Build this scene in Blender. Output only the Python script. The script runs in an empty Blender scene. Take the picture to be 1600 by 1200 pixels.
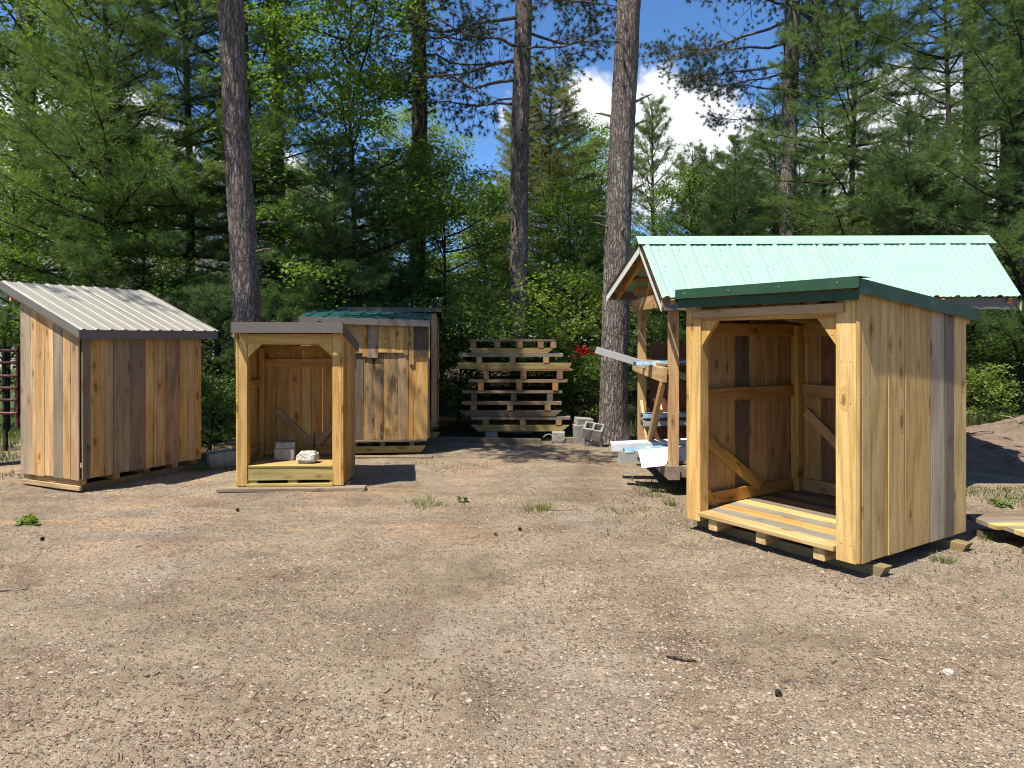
import bpy, math, random
import numpy as np
from mathutils import Vector, Matrix, noise as mnoise

random.seed(7)
S = bpy.context.scene
COL = S.collection
R_ = math.radians

# ------------------------------------------------------------------ camera, sky, sun, exposure
F, HOR, EYE = 1130.0, 530.0, 1.6
cam_d = bpy.data.cameras.new('camera')
cam = bpy.data.objects.new('camera', cam_d); COL.objects.link(cam)
cam.location = (0, 0, EYE); cam.rotation_euler = (R_(90), 0, 0)
cam_d.sensor_width = 36; cam_d.lens = 36 * F / 1600
cam_d.shift_y = -(600 - HOR) / 1600
cam_d.clip_end = 2000; cam_d.clip_start = 0.05
S.camera = cam
SUN_AZ = Vector((-0.72, -0.69)).normalized(); SUN_EL = R_(62)
W = bpy.data.worlds.new('World'); S.world = W; W.use_nodes = True
sun_d = bpy.data.lights.new('sun', 'SUN'); sun_d.energy = 4.8; sun_d.angle = R_(0.5); sun_d.color = (1, .94, .82)
sun = bpy.data.objects.new('sun', sun_d); COL.objects.link(sun)
sv = Vector((SUN_AZ.x * math.cos(SUN_EL), SUN_AZ.y * math.cos(SUN_EL), math.sin(SUN_EL)))
sun.rotation_euler = sv.to_track_quat('Z', 'Y').to_euler(); sun.location = sv * 60
S.view_settings.view_transform = 'Standard'; S.view_settings.look = 'None'
S.view_settings.exposure = 1.02; S.view_settings.gamma = 1; S.view_settings.use_curve_mapping = False
SKY_STRENGTH = 0.105
cy = S.cycles
cy.pixel_filter_type = 'BLACKMAN_HARRIS'; cy.filter_width = 1.05
cy.max_bounces = 6; cy.diffuse_bounces = 4; cy.glossy_bounces = 2; cy.transmission_bounces = 3
cy.transparent_max_bounces = 4; cy.sample_clamp_indirect = 4; cy.caustics_reflective = False; cy.caustics_refractive = False
cy.use_denoising = True; cy.denoiser = 'OPENIMAGEDENOISE'; cy.denoising_input_passes = 'RGB_ALBEDO_NORMAL'; cy.denoising_prefilter = 'ACCURATE'
cy.use_adaptive_sampling = True; cy.adaptive_threshold = .02


class NT:
    """small node helper"""
    def __init__(s, tree): s.t = tree; s.n = tree.nodes; s.l = tree.links
    def new(s, typ, **kw):
        n = s.n.new(typ)
        for k, v in kw.items():
            if k == 'ins':
                for kk, vv in v.items():
                    if hasattr(vv, 'is_output'): s.l.new(vv, n.inputs[kk])
                    else: n.inputs[kk].default_value = vv
            else: setattr(n, k, v)
        return n
    def math(s, op, a, b=None, c=None, clamp=False):
        n = s.n.new('ShaderNodeMath'); n.operation = op; n.use_clamp = clamp
        for i, v in enumerate((a, b, c)):
            if v is None: continue
            if hasattr(v, 'is_output'): s.l.new(v, n.inputs[i])
            else: n.inputs[i].default_value = v
        return n.outputs[0]
    def vmath(s, op, a, b=None):
        n = s.n.new('ShaderNodeVectorMath'); n.operation = op
        for i, v in enumerate((a, b)):
            if v is None: continue
            if hasattr(v, 'is_output'): s.l.new(v, n.inputs[i])
            else: n.inputs[i].default_value = v
        return n
    def noise(s, vec, scale, detail=4, rough=.55, dist=0):
        n = s.n.new('ShaderNodeTexNoise'); n.inputs['Scale'].default_value = scale
        n.inputs['Detail'].default_value = detail; n.inputs['Roughness'].default_value = rough
        n.inputs['Distortion'].default_value = dist
        if vec is not None: s.l.new(vec, n.inputs['Vector'])
        return n
    def vor(s, vec, scale, feature='F1', rnd=1):
        n = s.n.new('ShaderNodeTexVoronoi'); n.feature = feature; n.inputs['Scale'].default_value = scale
        n.inputs['Randomness'].default_value = rnd
        if vec is not None: s.l.new(vec, n.inputs['Vector'])
        return n
    def scale(s, vec, sc, loc=(0, 0, 0)):
        m = s.n.new('ShaderNodeMapping'); m.inputs['Scale'].default_value = sc; m.inputs['Location'].default_value = loc
        s.l.new(vec, m.inputs['Vector']); return m.outputs[0]
    def step(s, x, a, b):
        n = s.n.new('ShaderNodeMapRange'); n.interpolation_type = 'SMOOTHSTEP'
        n.inputs['From Min'].default_value = a; n.inputs['From Max'].default_value = b
        s.l.new(x, n.inputs['Value']); return n.outputs[0]
    def lin(s, x, a, b, c, d):
        n = s.n.new('ShaderNodeMapRange')
        for k, v in zip(('From Min', 'From Max', 'To Min', 'To Max'), (a, b, c, d)): n.inputs[k].default_value = v
        s.l.new(x, n.inputs['Value']); return n.outputs[0]
    def mix(s, f, a, b, mode='MIX'):
        n = s.n.new('ShaderNodeMix'); n.data_type = 'RGBA'; n.blend_type = mode; n.clamp_factor = True
        for k, v in ((0, f), (6, a), (7, b)):
            if hasattr(v, 'is_output'): s.l.new(v, n.inputs[k])
            else: n.inputs[k].default_value = v if k == 0 else (*v, 1)
        return n.outputs[2]
    def ramp(s, f, stops, interp='LINEAR'):
        n = s.n.new('ShaderNodeValToRGB'); n.color_ramp.interpolation = interp
        e = n.color_ramp.elements
        while len(e) > 1: e.remove(e[-1])
        e[0].position = stops[0][0]; e[0].color = (*stops[0][1], 1)
        for p, c in stops[1:]:
            x = e.new(p); x.color = (*c, 1)
        s.l.new(f, n.inputs[0]); return n.outputs[0]
    def bump(s, h, strength, dist=.01, normal=None):
        n = s.n.new('ShaderNodeBump'); n.inputs['Strength'].default_value = strength
        n.inputs['Distance'].default_value = dist; s.l.new(h, n.inputs['Height'])
        if normal is not None: s.l.new(normal, n.inputs['Normal'])
        return n.outputs[0]


def mat(name):
    m = bpy.data.materials.new(name); m.use_nodes = True
    t = NT(m.node_tree); t.n.clear()
    out = t.new('ShaderNodeOutputMaterial')
    b = t.new('ShaderNodeBsdfPrincipled'); t.l.new(b.outputs[0], out.inputs[0])
    return m, t, b, out

# ---- sky with fair-weather cumulus
w = NT(W.node_tree); w.n.clear()
wo = w.new('ShaderNodeOutputWorld')
sky = w.new('ShaderNodeTexSky', sky_type='NISHITA', sun_disc=False, sun_elevation=SUN_EL,
            sun_rotation=math.atan2(SUN_AZ.x, SUN_AZ.y), air_density=1.0, dust_density=0.1, ozone_density=5.0, altitude=2500)
bg1 = w.new('ShaderNodeBackground', ins={'Strength': SKY_STRENGTH})
hs = w.new('ShaderNodeHueSaturation', ins={'Saturation': 1.12}); w.l.new(sky.outputs[0], hs.inputs['Color']); w.l.new(hs.outputs[0], bg1.inputs['Color'])
tcw = w.new('ShaderNodeTexCoord').outputs['Generated']
wn = w.noise(tcw, 9, 8, .6).outputs['Fac']
wn2 = w.noise(tcw, 34, 6, .6).outputs['Fac']
puff = w.math('ADD', w.math('MULTIPLY', w.math('SUBTRACT', wn, .5), .16), w.math('MULTIPLY', w.math('SUBTRACT', wn2, .5), .05))
mask = None
for px, py, r in ((1060, 235, .105), (1105, 255, .09), (925, 158, .042), (950, 185, .045), (787, 176, .016), (1000, 250, .07), (640, 330, .03), (440, 330, .10), (160, 260, .12), (1420, 300, .16)):
    d = Vector(((px - 800) / F, 1, (HOR - py) / F)).normalized()
    dist = w.vmath('DISTANCE', tcw, tuple(d)).outputs['Value']
    m_ = w.math('ADD', w.math('SUBTRACT', r, dist), puff)
    mask = m_ if mask is None else w.math('MAXIMUM', mask, m_)
field = w.math('ADD', w.math('SUBTRACT', w.noise(w.scale(tcw, (1, 1, 2.2), (3.1, 1.7, .4)), 2.3, 6, .55).outputs['Fac'], .60), w.math('MULTIPLY', puff, .6))
sepw = w.new('ShaderNodeSeparateXYZ'); w.l.new(tcw, sepw.inputs[0])
# the rest of the sky dome carries the same scattered cumulus; the clearing ahead stays blue
ahead = w.step(sepw.outputs['Y'], .35, .75)
field = w.math('SUBTRACT', field, w.math('MULTIPLY', ahead, .3))
mask = w.math('MAXIMUM', mask, field)
cm = w.step(mask, -.004, .03)
shade = w.noise(w.scale(tcw, (1, 1, 2)), 7, 5).outputs['Fac']
ccol = w.ramp(shade, [(.3, (.62, .68, .78)), (.6, (1, 1, 1))])
bg2 = w.new('ShaderNodeBackground', ins={'Strength': .62}); w.l.new(ccol, bg2.inputs['Color'])
mx = w.new('ShaderNodeMixShader'); w.l.new(cm, mx.inputs[0]); w.l.new(bg1.outputs[0], mx.inputs[1]); w.l.new(bg2.outputs[0], mx.inputs[2])
w.l.new(mx.outputs[0], wo.inputs[0])

# ------------------------------------------------------------------ materials
def wood_material():
    m, t, b, _ = mat('sawn_wood')
    oi = t.new('ShaderNodeObjectInfo'); tc = t.new('ShaderNodeTexCoord').outputs['Object']
    off = t.vmath('SCALE', (17.3, 9.1, 23.7)); t.l.new(oi.outputs['Random'], off.inputs['Scale'])
    p = t.vmath('ADD', tc, off.outputs[0]).outputs[0]
    sp = t.new('ShaderNodeSeparateXYZ'); t.l.new(p, sp.inputs[0])
    # knots
    kxz = t.new('ShaderNodeCombineXYZ'); t.l.new(t.math('MULTIPLY', sp.outputs[0], 7.5), kxz.inputs[0]); t.l.new(t.math('MULTIPLY', sp.outputs[2], 3.1), kxz.inputs[1])
    kv = t.vor(kxz.outputs[0], 1.0); kv.voronoi_dimensions = '2D'
    kc = t.new('ShaderNodeSeparateColor'); t.l.new(kv.outputs['Color'], kc.inputs[0])
    ksz = t.lin(kc.outputs[0], .68, 1, .04, .17)
    kd = t.math('SUBTRACT', kv.outputs['Distance'], ksz)
    kon = t.math('GREATER_THAN', kc.outputs[0], .68)
    knot = t.math('MULTIPLY', t.math('SUBTRACT', 1, t.step(t.math('ADD', kd, t.math('MULTIPLY', t.math('SUBTRACT', t.noise(p, 60, 3).outputs['Fac'], .5), .10)), -.04, .02)), kon)
    halo = t.math('MULTIPLY', t.math('SUBTRACT', 1, t.step(kd, 0, .22)), kon)
    # growth rings bending round the knots
    n1 = t.noise(t.scale(p, (5, 5, .55)), 1, 3).outputs['Fac']
    ph = t.math('ADD', t.math('MULTIPLY', sp.outputs[0], 34), t.math('ADD', t.math('MULTIPLY', n1, 30), t.math('MULTIPLY', halo, 7)))
    ring = t.math('MULTIPLY_ADD', t.math('SINE', ph), .5, .5)
    ring = t.math('POWER', ring, 2.2)
    fine = t.noise(t.scale(p, (160, 160, 5)), 1, 4, .65).outputs['Fac']
    broad = t.noise(t.scale(p, (7, 7, 1.3)), 1, 5, .6).outputs['Fac']
    base = t.mix(1, oi.outputs['Color'], (1.0, .94, .83), 'MULTIPLY')
    hsv = t.new('ShaderNodeHueSaturation', ins={'Hue': .488, 'Saturation': 1.22, 'Value': .60}); t.l.new(base, hsv.inputs['Color'])
    c = t.mix(t.math('MULTIPLY', ring, .46), base, hsv.outputs[0])
    c = t.mix(t.math('MULTIPLY', halo, .45), c, hsv.outputs[0])
    c = t.mix(1, c, t.ramp(fine, [(.25, (.80, .79, .78)), (.6, (1.06, 1.06, 1.06))]), 'MULTIPLY')
    c = t.mix(1, c, t.ramp(broad, [(.25, (.72, .71, .70)), (.65, (1.1, 1.1, 1.1))]), 'MULTIPLY')
    # grey weathering and black mould, as much as the board's alpha says
    wn_ = t.noise(t.scale(p, (9, 9, 1.1), (4, 2, 1)), 1, 6, .65).outputs['Fac']
    wa = t.math('MULTIPLY', oi.outputs['Alpha'], t.step(wn_, .34, .6))
    c = t.mix(t.math('MULTIPLY', wa, .85), c, (.145, .118, .09))
    bl = t.math('MULTIPLY', t.math('SUBTRACT', oi.outputs['Alpha'], .35), t.step(t.noise(t.scale(p, (11, 11, 2.2), (1, 7, 3)), 1, 6, .7, .4).outputs['Fac'], .46, .60), clamp=True)
    c = t.mix(t.math('MULTIPLY', bl, 1.5, clamp=True), c, (.022, .019, .017))
    # fine drying cracks along the grain
    ck = t.noise(t.scale(p, (90, 90, 1.0), (2, 3, 9)), 1, 2).outputs['Fac']
    crack = t.step(ck, .70, .74)
    c = t.mix(t.math('MULTIPLY', crack, .55), c, (.05, .032, .02))
    c = t.mix(t.math('MULTIPLY', knot, .72), c, (.125, .055, .022))
    # resin streaks and nail heads
    rs = t.step(t.noise(t.scale(p, (26, 26, 1.6), (5, 1, 2)), 1, 5, .6).outputs['Fac'], .56, .70)
    c = t.mix(t.math('MULTIPLY', rs, .45), c, (.24, .10, .03))
    so = t.new('ShaderNodeSeparateXYZ'); t.l.new(tc, so.inputs[0])
    nx_ = t.math('SUBTRACT', t.math('ABSOLUTE', so.outputs[0]), .034)
    nz_ = t.math('SUBTRACT', t.math('PINGPONG', t.math('ADD', so.outputs[2], t.math('MULTIPLY', oi.outputs['Random'], .05)), .62), .14)
    nr_ = t.math('SQRT', t.math('ADD', t.math('MULTIPLY', nx_, nx_), t.math('MULTIPLY', nz_, nz_)))
    nail = t.math('SUBTRACT', 1, t.step(nr_, .003, .0055))
    c = t.mix(t.math('MULTIPLY', nail, .85), c, (.03, .022, .018))
    t.l.new(c, b.inputs['Base Color'])
    b.inputs['Roughness'].default_value = .78; b.inputs['Specular IOR Level'].default_value = .25
    saw = t.noise(t.scale(p, (7, 7, 260)), 1, 2).outputs['Fac']
    fuzz = t.noise(p, 260, 3, .7).outputs['Fac']
    h = t.math('ADD', t.math('ADD', t.math('MULTIPLY', saw, .5), t.math('MULTIPLY', fuzz, .55)), t.math('ADD', t.math('MULTIPLY', fine, .7), t.math('MULTIPLY', crack, -1.5)))
    t.l.new(t.bump(h, .6, .0035), b.inputs['Normal'])
    return m
WOOD = wood_material()

def metal_material(name, color, rough=.38, streak=.12, dirt=(.25, .2, .15), dirt_amt=.2, refl=None):
    m, t, b, _ = mat(name)
    tc = t.new('ShaderNodeTexCoord').outputs['Object']
    n = t.noise(tc, 6, 6, .65).outputs['Fac']; st = t.noise(t.scale(tc, (30, 2, 2)), 1, 5).outputs['Fac']
    c = t.mix(t.math('MULTIPLY', t.step(n, .5, .75), dirt_amt), color, dirt)
    c = t.mix(streak, c, t.ramp(st, [(.3, (.5, .5, .5)), (.7, (1, 1, 1))]), 'MULTIPLY')
    t.l.new(c, b.inputs['Base Color'])
    t.l.new(t.lin(n, .3, .7, rough * .8, rough * 1.35), b.inputs['Roughness'])
    b.inputs['Specular IOR Level'].default_value = .45
    t.l.new(t.bump(t.noise(tc, 3.5, 3).outputs['Fac'], .25, .01), b.inputs['Normal'])
    return m
M_MINT = metal_material('mint_painted_steel', (.26, .45, .325), .42, .14, (.36, .42, .28), .25)
M_DGREEN = metal_material('dark_green_painted_steel', (.009, .043, .018), .6, .1, (.03, .05, .04), .1)
M_GREY = metal_material('pale_grey_painted_steel', (.25, .24, .21), .55, .3, (.22, .2, .17), .35)
M_TAUPE = metal_material('taupe_painted_steel', (.115, .098, .084), .45, .1, (.2, .17, .14), .2)
M_BROWN = metal_material('brown_painted_steel', (.045, .032, .026), .4, .15, (.1, .08, .06), .2)
M_OFFW = metal_material('off_white_painted_steel', (.62, .60, .54), .45, .1, (.3, .27, .22), .2)
M_WHITE = metal_material('white_painted_steel', (.60, .62, .62), .38, .15, (.4, .38, .34), .35)
M_BLUE = metal_material('steel_in_blue_film', (.20, .34, .48), .25, .3, (.55, .68, .76), .7)
M_SILVER = metal_material('bare_grey_steel', (.30, .30, .30), .35, .1, (.18, .17, .16), .2)
M_MAROON = metal_material('maroon_painted_tube', (.10, .018, .022), .45, .2, (.08, .05, .04), .3)
M_TEAL = metal_material('green_roof_steel_with_painted_blue_reflections', (.016, .078, .064), .25, .3, (.03, .11, .23), .9)  # blue blotches are reflections on the glossy green sheet, painted into its colour
M_DARK = metal_material('dark_iron', (.03, .022, .02), .6, .2, (.06, .04, .03), .3)
M_SCREW = metal_material('screw_head', (.12, .13, .12), .35, .0)

def simple(name, color, rough=.9, scale=12, var=.5, bump=.5, bscale=40, bdist=.01):
    m, t, b, _ = mat(name)
    tc = t.new('ShaderNodeTexCoord').outputs['Object']
    n = t.noise(tc, scale, 8, .65).outputs['Fac']; n2 = t.noise(tc, scale * 7, 4, .7).outputs['Fac']
    c = t.mix(1, color, t.ramp(n, [(.25, (1 - var,) * 3), (.7, (1 + var * .4,) * 3)]), 'MULTIPLY')
    c = t.mix(.6, c, t.ramp(n2, [(.3, (.6, .6, .6)), (.65, (1.15, 1.15, 1.15))]), 'MULTIPLY')
    t.l.new(c, b.inputs['Base Color']); b.inputs['Roughness'].default_value = rough
    b.inputs['Specular IOR Level'].default_value = .2
    t.l.new(t.bump(t.noise(tc, bscale, 6, .7).outputs['Fac'], bump, bdist), b.inputs['Normal'])
    return m
M_CONC = simple('weathered_concrete', (.27, .255, .225), .95, 9, .35, .7, 70, .008)
M_STONE = simple('pale_rough_stone', (.55, .52, .45), .95, 14, .4, 1, 45, .02)
M_MOUND = simple('loose_dirt', (.215, .155, .115), 1, 6, .45, 1, 25, .04)
M_TWIG = simple('dry_twig', (.22, .17, .125), .9, 20, .4)
M_CONE = simple('brown_cone_scale', (.065, .04, .026), .85, 40, .4)
M_SIDING = simple('cream_siding', (.62, .57, .47), .8, 2, .1, .05)
M_SHINGLE = simple('grey_shingle', (.13, .12, .12), .95, 30, .4)
M_GLASS = simple('dark_window_glass', (.03, .035, .04), .1, 2, .1, 0)
M_WIRE = simple('black_wire', (.03, .03, .03), .7)

def bark_material(name, c1, c2, c3):
    m, t, b, _ = mat(name)
    tc = t.new('ShaderNodeTexCoord').outputs['Object']
    oi = t.new('ShaderNodeObjectInfo')
    off = t.vmath('SCALE', (7, 3, 11)); t.l.new(oi.outputs['Random'], off.inputs['Scale'])
    p = t.vmath('ADD', tc, off.outputs[0]).outputs[0]
    wob = t.noise(p, 5, 4).outputs['Color']
    q = t.vmath('ADD', p, t.vmath('MULTIPLY', wob, (.09, .09, .3)).outputs[0]).outputs[0]
    v = t.vor(t.scale(q, (26, 26, 4.2)), 1, 'DISTANCE_TO_EDGE').outputs['Distance']
    v2 = t.vor(t.scale(q, (60, 60, 13)), 1, 'DISTANCE_TO_EDGE').outputs['Distance']
    fur = t.noise(t.scale(q, (34, 34, 3.2)), 1, 6, .7).outputs['Fac']
    plate = t.math('MULTIPLY', t.step(v, -.02, .25), t.step(fur, .30, .5))
    n = t.noise(t.scale(p, (45, 45, 14)), 1, 6, .75).outputs['Fac']
    c = t.ramp(n, [(.28, c2), (.5, c1), (.70, c3)])
    c = t.mix(t.math('MULTIPLY', t.math('SUBTRACT', 1, plate), .8), c, tuple(x * .42 for x in c2))
    cc = t.new('ShaderNodeSeparateColor'); t.l.new(t.vor(t.scale(q, (26, 26, 4.2)), 1).outputs['Color'], cc.inputs[0])
    c = t.mix(.35, c, t.ramp(cc.outputs[0], [(0, (.7, .68, .66)), (1, (1.2, 1.18, 1.18))]), 'MULTIPLY')
    c = t.mix(.6, c, t.ramp(t.noise(t.scale(p, (3, 3, .8)), 1, 4).outputs['Fac'], [(.35, (.72, .70, .69)), (.65, (1.15, 1.15, 1.16))]), 'MULTIPLY')
    t.l.new(c, b.inputs['Base Color']); b.inputs['Roughness'].default_value = .95
    b.inputs['Specular IOR Level'].default_value = .1
    h = t.math('ADD', plate, t.math('ADD', t.math('MULTIPLY', t.step(v2, 0, .2), .35), t.math('MULTIPLY', n, .5)))
    t.l.new(t.bump(h, 1, .022), b.inputs['Normal'])
    return m
M_BARK = bark_material('pine_bark', (.27, .225, .20), (.15, .118, .10), (.42, .375, .35))
M_BARK2 = bark_material('dark_bark', (.095, .078, .064), (.05, .04, .033), (.16, .14, .12))
M_BARK3 = bark_material('pale_bark', (.30, .27, .24), (.16, .135, .115), (.44, .41, .38))

def leaf_material(name, transl=.4, rough=.45):
    m, t, b, out = mat(name)
    oi = t.new('ShaderNodeObjectInfo')
    at = t.new('ShaderNodeAttribute', attribute_name='tone')
    f = at.outputs['Fac']
    c = t.mix(1, oi.outputs['Color'], t.ramp(f, [(0, (.55, .62, .6)), (.5, (1, 1, 1)), (.93, (1.45, 1.32, .9)), (1, (2.2, 1.3, .6))]), 'MULTIPLY')
    t.l.new(c, b.inputs['Base Color']); b.inputs['Roughness'].default_value = rough
    b.inputs['Specular IOR Level'].default_value = .35
    tr = t.new('ShaderNodeBsdfTranslucent')
    c2 = t.mix(1, c, (1.7, 1.95, .7), 'MULTIPLY'); t.l.new(c2, tr.inputs['Color'])
    ms = t.new('ShaderNodeMixShader', ins={0: transl})
    t.l.new(b.outputs[0], ms.inputs[1]); t.l.new(tr.outputs[0], ms.inputs[2]); t.l.new(ms.outputs[0], out.inputs[0])
    return m
M_LEAF = leaf_material('broad_leaf', .42)
M_NEEDLE = leaf_material('pine_needle', .33, .5)
M_GRASS = leaf_material('grass_blade', .35)

def pebble_material():
    m, t, b, _ = mat('pebbles')
    at = t.new('ShaderNodeAttribute', attribute_name='tone')
    c = t.ramp(at.outputs['Fac'], [(0, (.07, .056, .046)), (.2, (.19, .135, .092)), (.42, (.28, .205, .14)), (.58, (.225, .198, .172)), (.72, (.32, .23, .165)), (.90, (.35, .305, .25)), (.985, (.25, .14, .092)), (1, (.46, .41, .35))])
    tc = t.new('ShaderNodeTexCoord').outputs['Object']
    c = t.mix(.5, c, t.ramp(t.noise(tc, 120, 4).outputs['Fac'], [(.3, (.65, .65, .65)), (.7, (1.2, 1.2, 1.2))]), 'MULTIPLY')
    t.l.new(c, b.inputs['Base Color']); b.inputs['Roughness'].default_value = .85
    b.inputs['Specular IOR Level'].default_value = .25
    return m
M_PEBBLE = pebble_material()

def ground_material():
    m, t, b, _ = mat('gravel_and_dirt')
    p = t.new('ShaderNodeTexCoord').outputs['Object']
    sp = t.new('ShaderNodeSeparateXYZ'); t.l.new(p, sp.inputs[0])
    big = t.noise(p, .45, 5, .6).outputs['Fac']; med = t.noise(p, 1.7, 6, .65, .4).outputs['Fac']
    sm = t.noise(p, 9, 6, .7).outputs['Fac']
    c = t.ramp(med, [(.3, (.160, .121, .082)), (.5, (.255, .200, .138)), (.7, (.335, .270, .192))])
    grey = t.math('MULTIPLY', t.step(big, .48, .66), .75)
    c = t.mix(grey, c, (.26, .225, .188))
    # sandy orange dirt in front of the small sheds
    sand = t.math('MULTIPLY', t.step(t.noise(t.scale(p, (.55, 1.5, 1), (2, 0, 0)), 1, 6, .7, .5).outputs['Fac'], .46, .62),
                  t.math('MULTIPLY', t.step(sp.outputs[1], 4.5, 6.2), t.math('SUBTRACT', 1, t.step(sp.outputs[0], -1.0, .8))))
    c = t.mix(t.math('MULTIPLY', sand, .75), c, (.40, .27, .155))
    # rusty needle litter
    lit = t.step(t.noise(t.scale(p, (1, 1, 1), (9, 4, 2)), 1.1, 7, .7, .6).outputs['Fac'], .52, .68)
    c = t.mix(t.math('MULTIPLY', lit, .45), c, (.15, .078, .045))
    way = t.noise(t.scale(p, (.5, 1.5, 1), (4, 8, 0)), 1, 5, .6, .8).outputs['Fac']
    c = t.mix(1, c, t.ramp(way, [(.34, (.76, .74, .72)), (.5, (1, 1, 1)), (.66, (1.14, 1.13, 1.12))]), 'MULTIPLY')
    # stones: two sizes of voronoi cells
    h = None
    for sc, amt, seed in ((42, .5, 0), (95, .5, 3), (210, .45, 5)):
        wob = t.vmath('ADD', p, t.vmath('SCALE', t.noise(p, sc * .8, 2).outputs['Color']).outputs[0])
        wob.inputs[1].links[0].from_node.inputs['Scale'].default_value = .35 / sc
        v = t.vor(t.scale(wob.outputs[0], (1, 1, .2), (seed, seed * 2, 0)), sc)
        k = t.new('ShaderNodeSeparateColor'); t.l.new(v.outputs['Color'], k.inputs[0])
        on = t.step(k.outputs[0], .55, .62)
        stone = t.math('MULTIPLY', on, t.math('SUBTRACT', 1, t.step(v.outputs['Distance'], .28, .5)))
        sc_col = t.ramp(k.outputs[1], [(0, (.09, .07, .055)), (.3, (.25, .18, .125)), (.55, (.25, .22, .19)), (.8, (.38, .30, .22)), (.93, (.28, .16, .105)), (1, (.50, .45, .38))])
        c = t.mix(t.math('MULTIPLY', stone, amt + .2), c, sc_col)
        edge = t.math('MULTIPLY', on, t.math('MULTIPLY', t.step(v.outputs['Distance'], .38, .5), t.math('SUBTRACT', 1, t.step(v.outputs['Distance'], .5, .62))))
        hh = t.math('MULTIPLY', stone, 40 / sc)
        h = hh if h is None else t.math('ADD', h, hh)
    c = t.mix(.55, c, t.ramp(sm, [(.3, (.7, .69, .68)), (.68, (1.18, 1.17, 1.15))]), 'MULTIPLY')
    # tyre tracks: pressed tread bars that come and go
    tread = None
    for ang, offs, sd_ in ((.42, 3.3, 1), (.42, 4.75, 4), (-.55, 3.6, 7), (.12, 5.9, 3)):
        al = t.math('ADD', t.math('MULTIPLY', sp.outputs[0], math.cos(ang)), t.math('MULTIPLY', sp.outputs[1], math.sin(ang)))
        ac = t.math('ADD', t.math('ADD', t.math('MULTIPLY', sp.outputs[0], -math.sin(ang)), t.math('MULTIPLY', sp.outputs[1], math.cos(ang))), t.math('MULTIPLY', t.noise(p, .35, 1).outputs['Fac'], .5))
        d_ = t.math('ABSOLUTE', t.math('SUBTRACT', ac, offs))
        band = t.math('SUBTRACT', 1, t.step(d_, .085, .12))
        bars = t.math('SINE', t.math('ADD', t.math('MULTIPLY', al, 120), t.math('MULTIPLY', d_, 45)))
        on_ = t.step(t.noise(t.scale(p, (1, 1, 1), (sd_, sd_ * 2, 0)), 1.3, 3, .6).outputs['Fac'], .50, .60)
        k_ = t.math('MULTIPLY', t.math('MULTIPLY', band, on_), t.math('SUBTRACT', t.math('MULTIPLY', t.step(bars, -.2, .4), .9), .6))
        tread = k_ if tread is None else t.math('ADD', tread, k_)
    # forest floor beyond the yard: leaf mould and moss; lawn far left
    edge_n = t.math('MULTIPLY_ADD', t.math('SUBTRACT', t.noise(p, .8, 5).outputs['Fac'], .5), 2.2, sp.outputs[1])
    ff = t.step(edge_n, 11.6, 12.6)
    fcol = t.ramp(t.noise(p, 2.2, 7, .7).outputs['Fac'], [(.3, (.05, .034, .022)), (.5, (.075, .055, .034)), (.62, (.045, .062, .022)), (.75, (.06, .09, .028))])
    c = t.mix(ff, c, fcol)
    lawn = t.math('MULTIPLY', t.math('SUBTRACT', 1, t.step(sp.outputs[0], -8.4, -7.4)), t.step(edge_n, 9.6, 10.4))
    c = t.mix(lawn, c, t.ramp(t.noise(p, 5, 7, .7).outputs['Fac'], [(.35, (.05, .075, .022)), (.65, (.10, .14, .045))]))
    t.l.new(c, b.inputs['Base Color']); b.inputs['Roughness'].default_value = .95
    b.inputs['Specular IOR Level'].default_value = .15
    hgt = t.math('ADD', h, t.math('ADD', t.math('MULTIPLY', sm, 1.1), t.math('ADD', t.math('MULTIPLY', t.noise(p, 160, 4, .7).outputs['Fac'], .4), t.math('MULTIPLY', tread, .55))))
    t.l.new(t.bump(hgt, 1, .02), b.inputs['Normal'])
    return m
M_GROUND = ground_material()

# ------------------------------------------------------------------ helpers
def Pt(px, py, D): return Vector(((px - 800) / F * D, D, EYE - (py - HOR) / F * D))

def mesh_np(name, v, f, m, tone=None, smooth=False):
    v = np.asarray(v, dtype=np.float32); f = np.asarray(f, dtype=np.int32)
    me = bpy.data.meshes.new(name); k = f.shape[1]
    me.vertices.add(len(v)); me.vertices.foreach_set('co', v.ravel())
    me.loops.add(f.size); me.loops.foreach_set('vertex_index', f.ravel())
    me.polygons.add(len(f)); me.polygons.foreach_set('loop_start', np.arange(0, f.size, k, dtype=np.int32))
    me.polygons.foreach_set('loop_total', np.full(len(f), k, dtype=np.int32))
    me.update(calc_edges=True)
    me.polygons.foreach_set('use_smooth', np.full(len(f), smooth))
    if tone is not None:
        a = me.attributes.new('tone', 'FLOAT', 'FACE'); a.data.foreach_set('value', np.asarray(tone, dtype=np.float32))
    if m: me.materials.append(m)
    return me

def link(name, me, parent=None, mtx=None, color=None, **props):
    o = bpy.data.objects.new(name, me); COL.objects.link(o)
    if parent is not None: o.parent = parent
    if mtx is not None: o.matrix_basis = mtx
    if color is not None: o.color = color
    for k, v in props.items(): o[k] = v
    return o

def thing(name, label, cat, loc=(0, 0, 0), rotz=0, group=None):
    o = bpy.data.objects.new(name, None); COL.objects.link(o)
    o.location = loc; o.rotation_euler = (0, 0, rotz); o.empty_display_size = .1
    tag(o, label, cat, group); return o

def tag(o, label, cat, group=None):
    o['label'] = label; o['category'] = cat
    if group: o['group'] = group
    return o

def struct(o): o['kind'] = 'structure'; return o

def from_polys(name, verts, faces, m, smooth=False):
    me = bpy.data.meshes.new(name); me.from_pydata([tuple(x) for x in verts], [], faces); me.update()
    if m: me.materials.append(m)
    if smooth:
        for p in me.polygons: p.use_smooth = True
    return me

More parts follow.
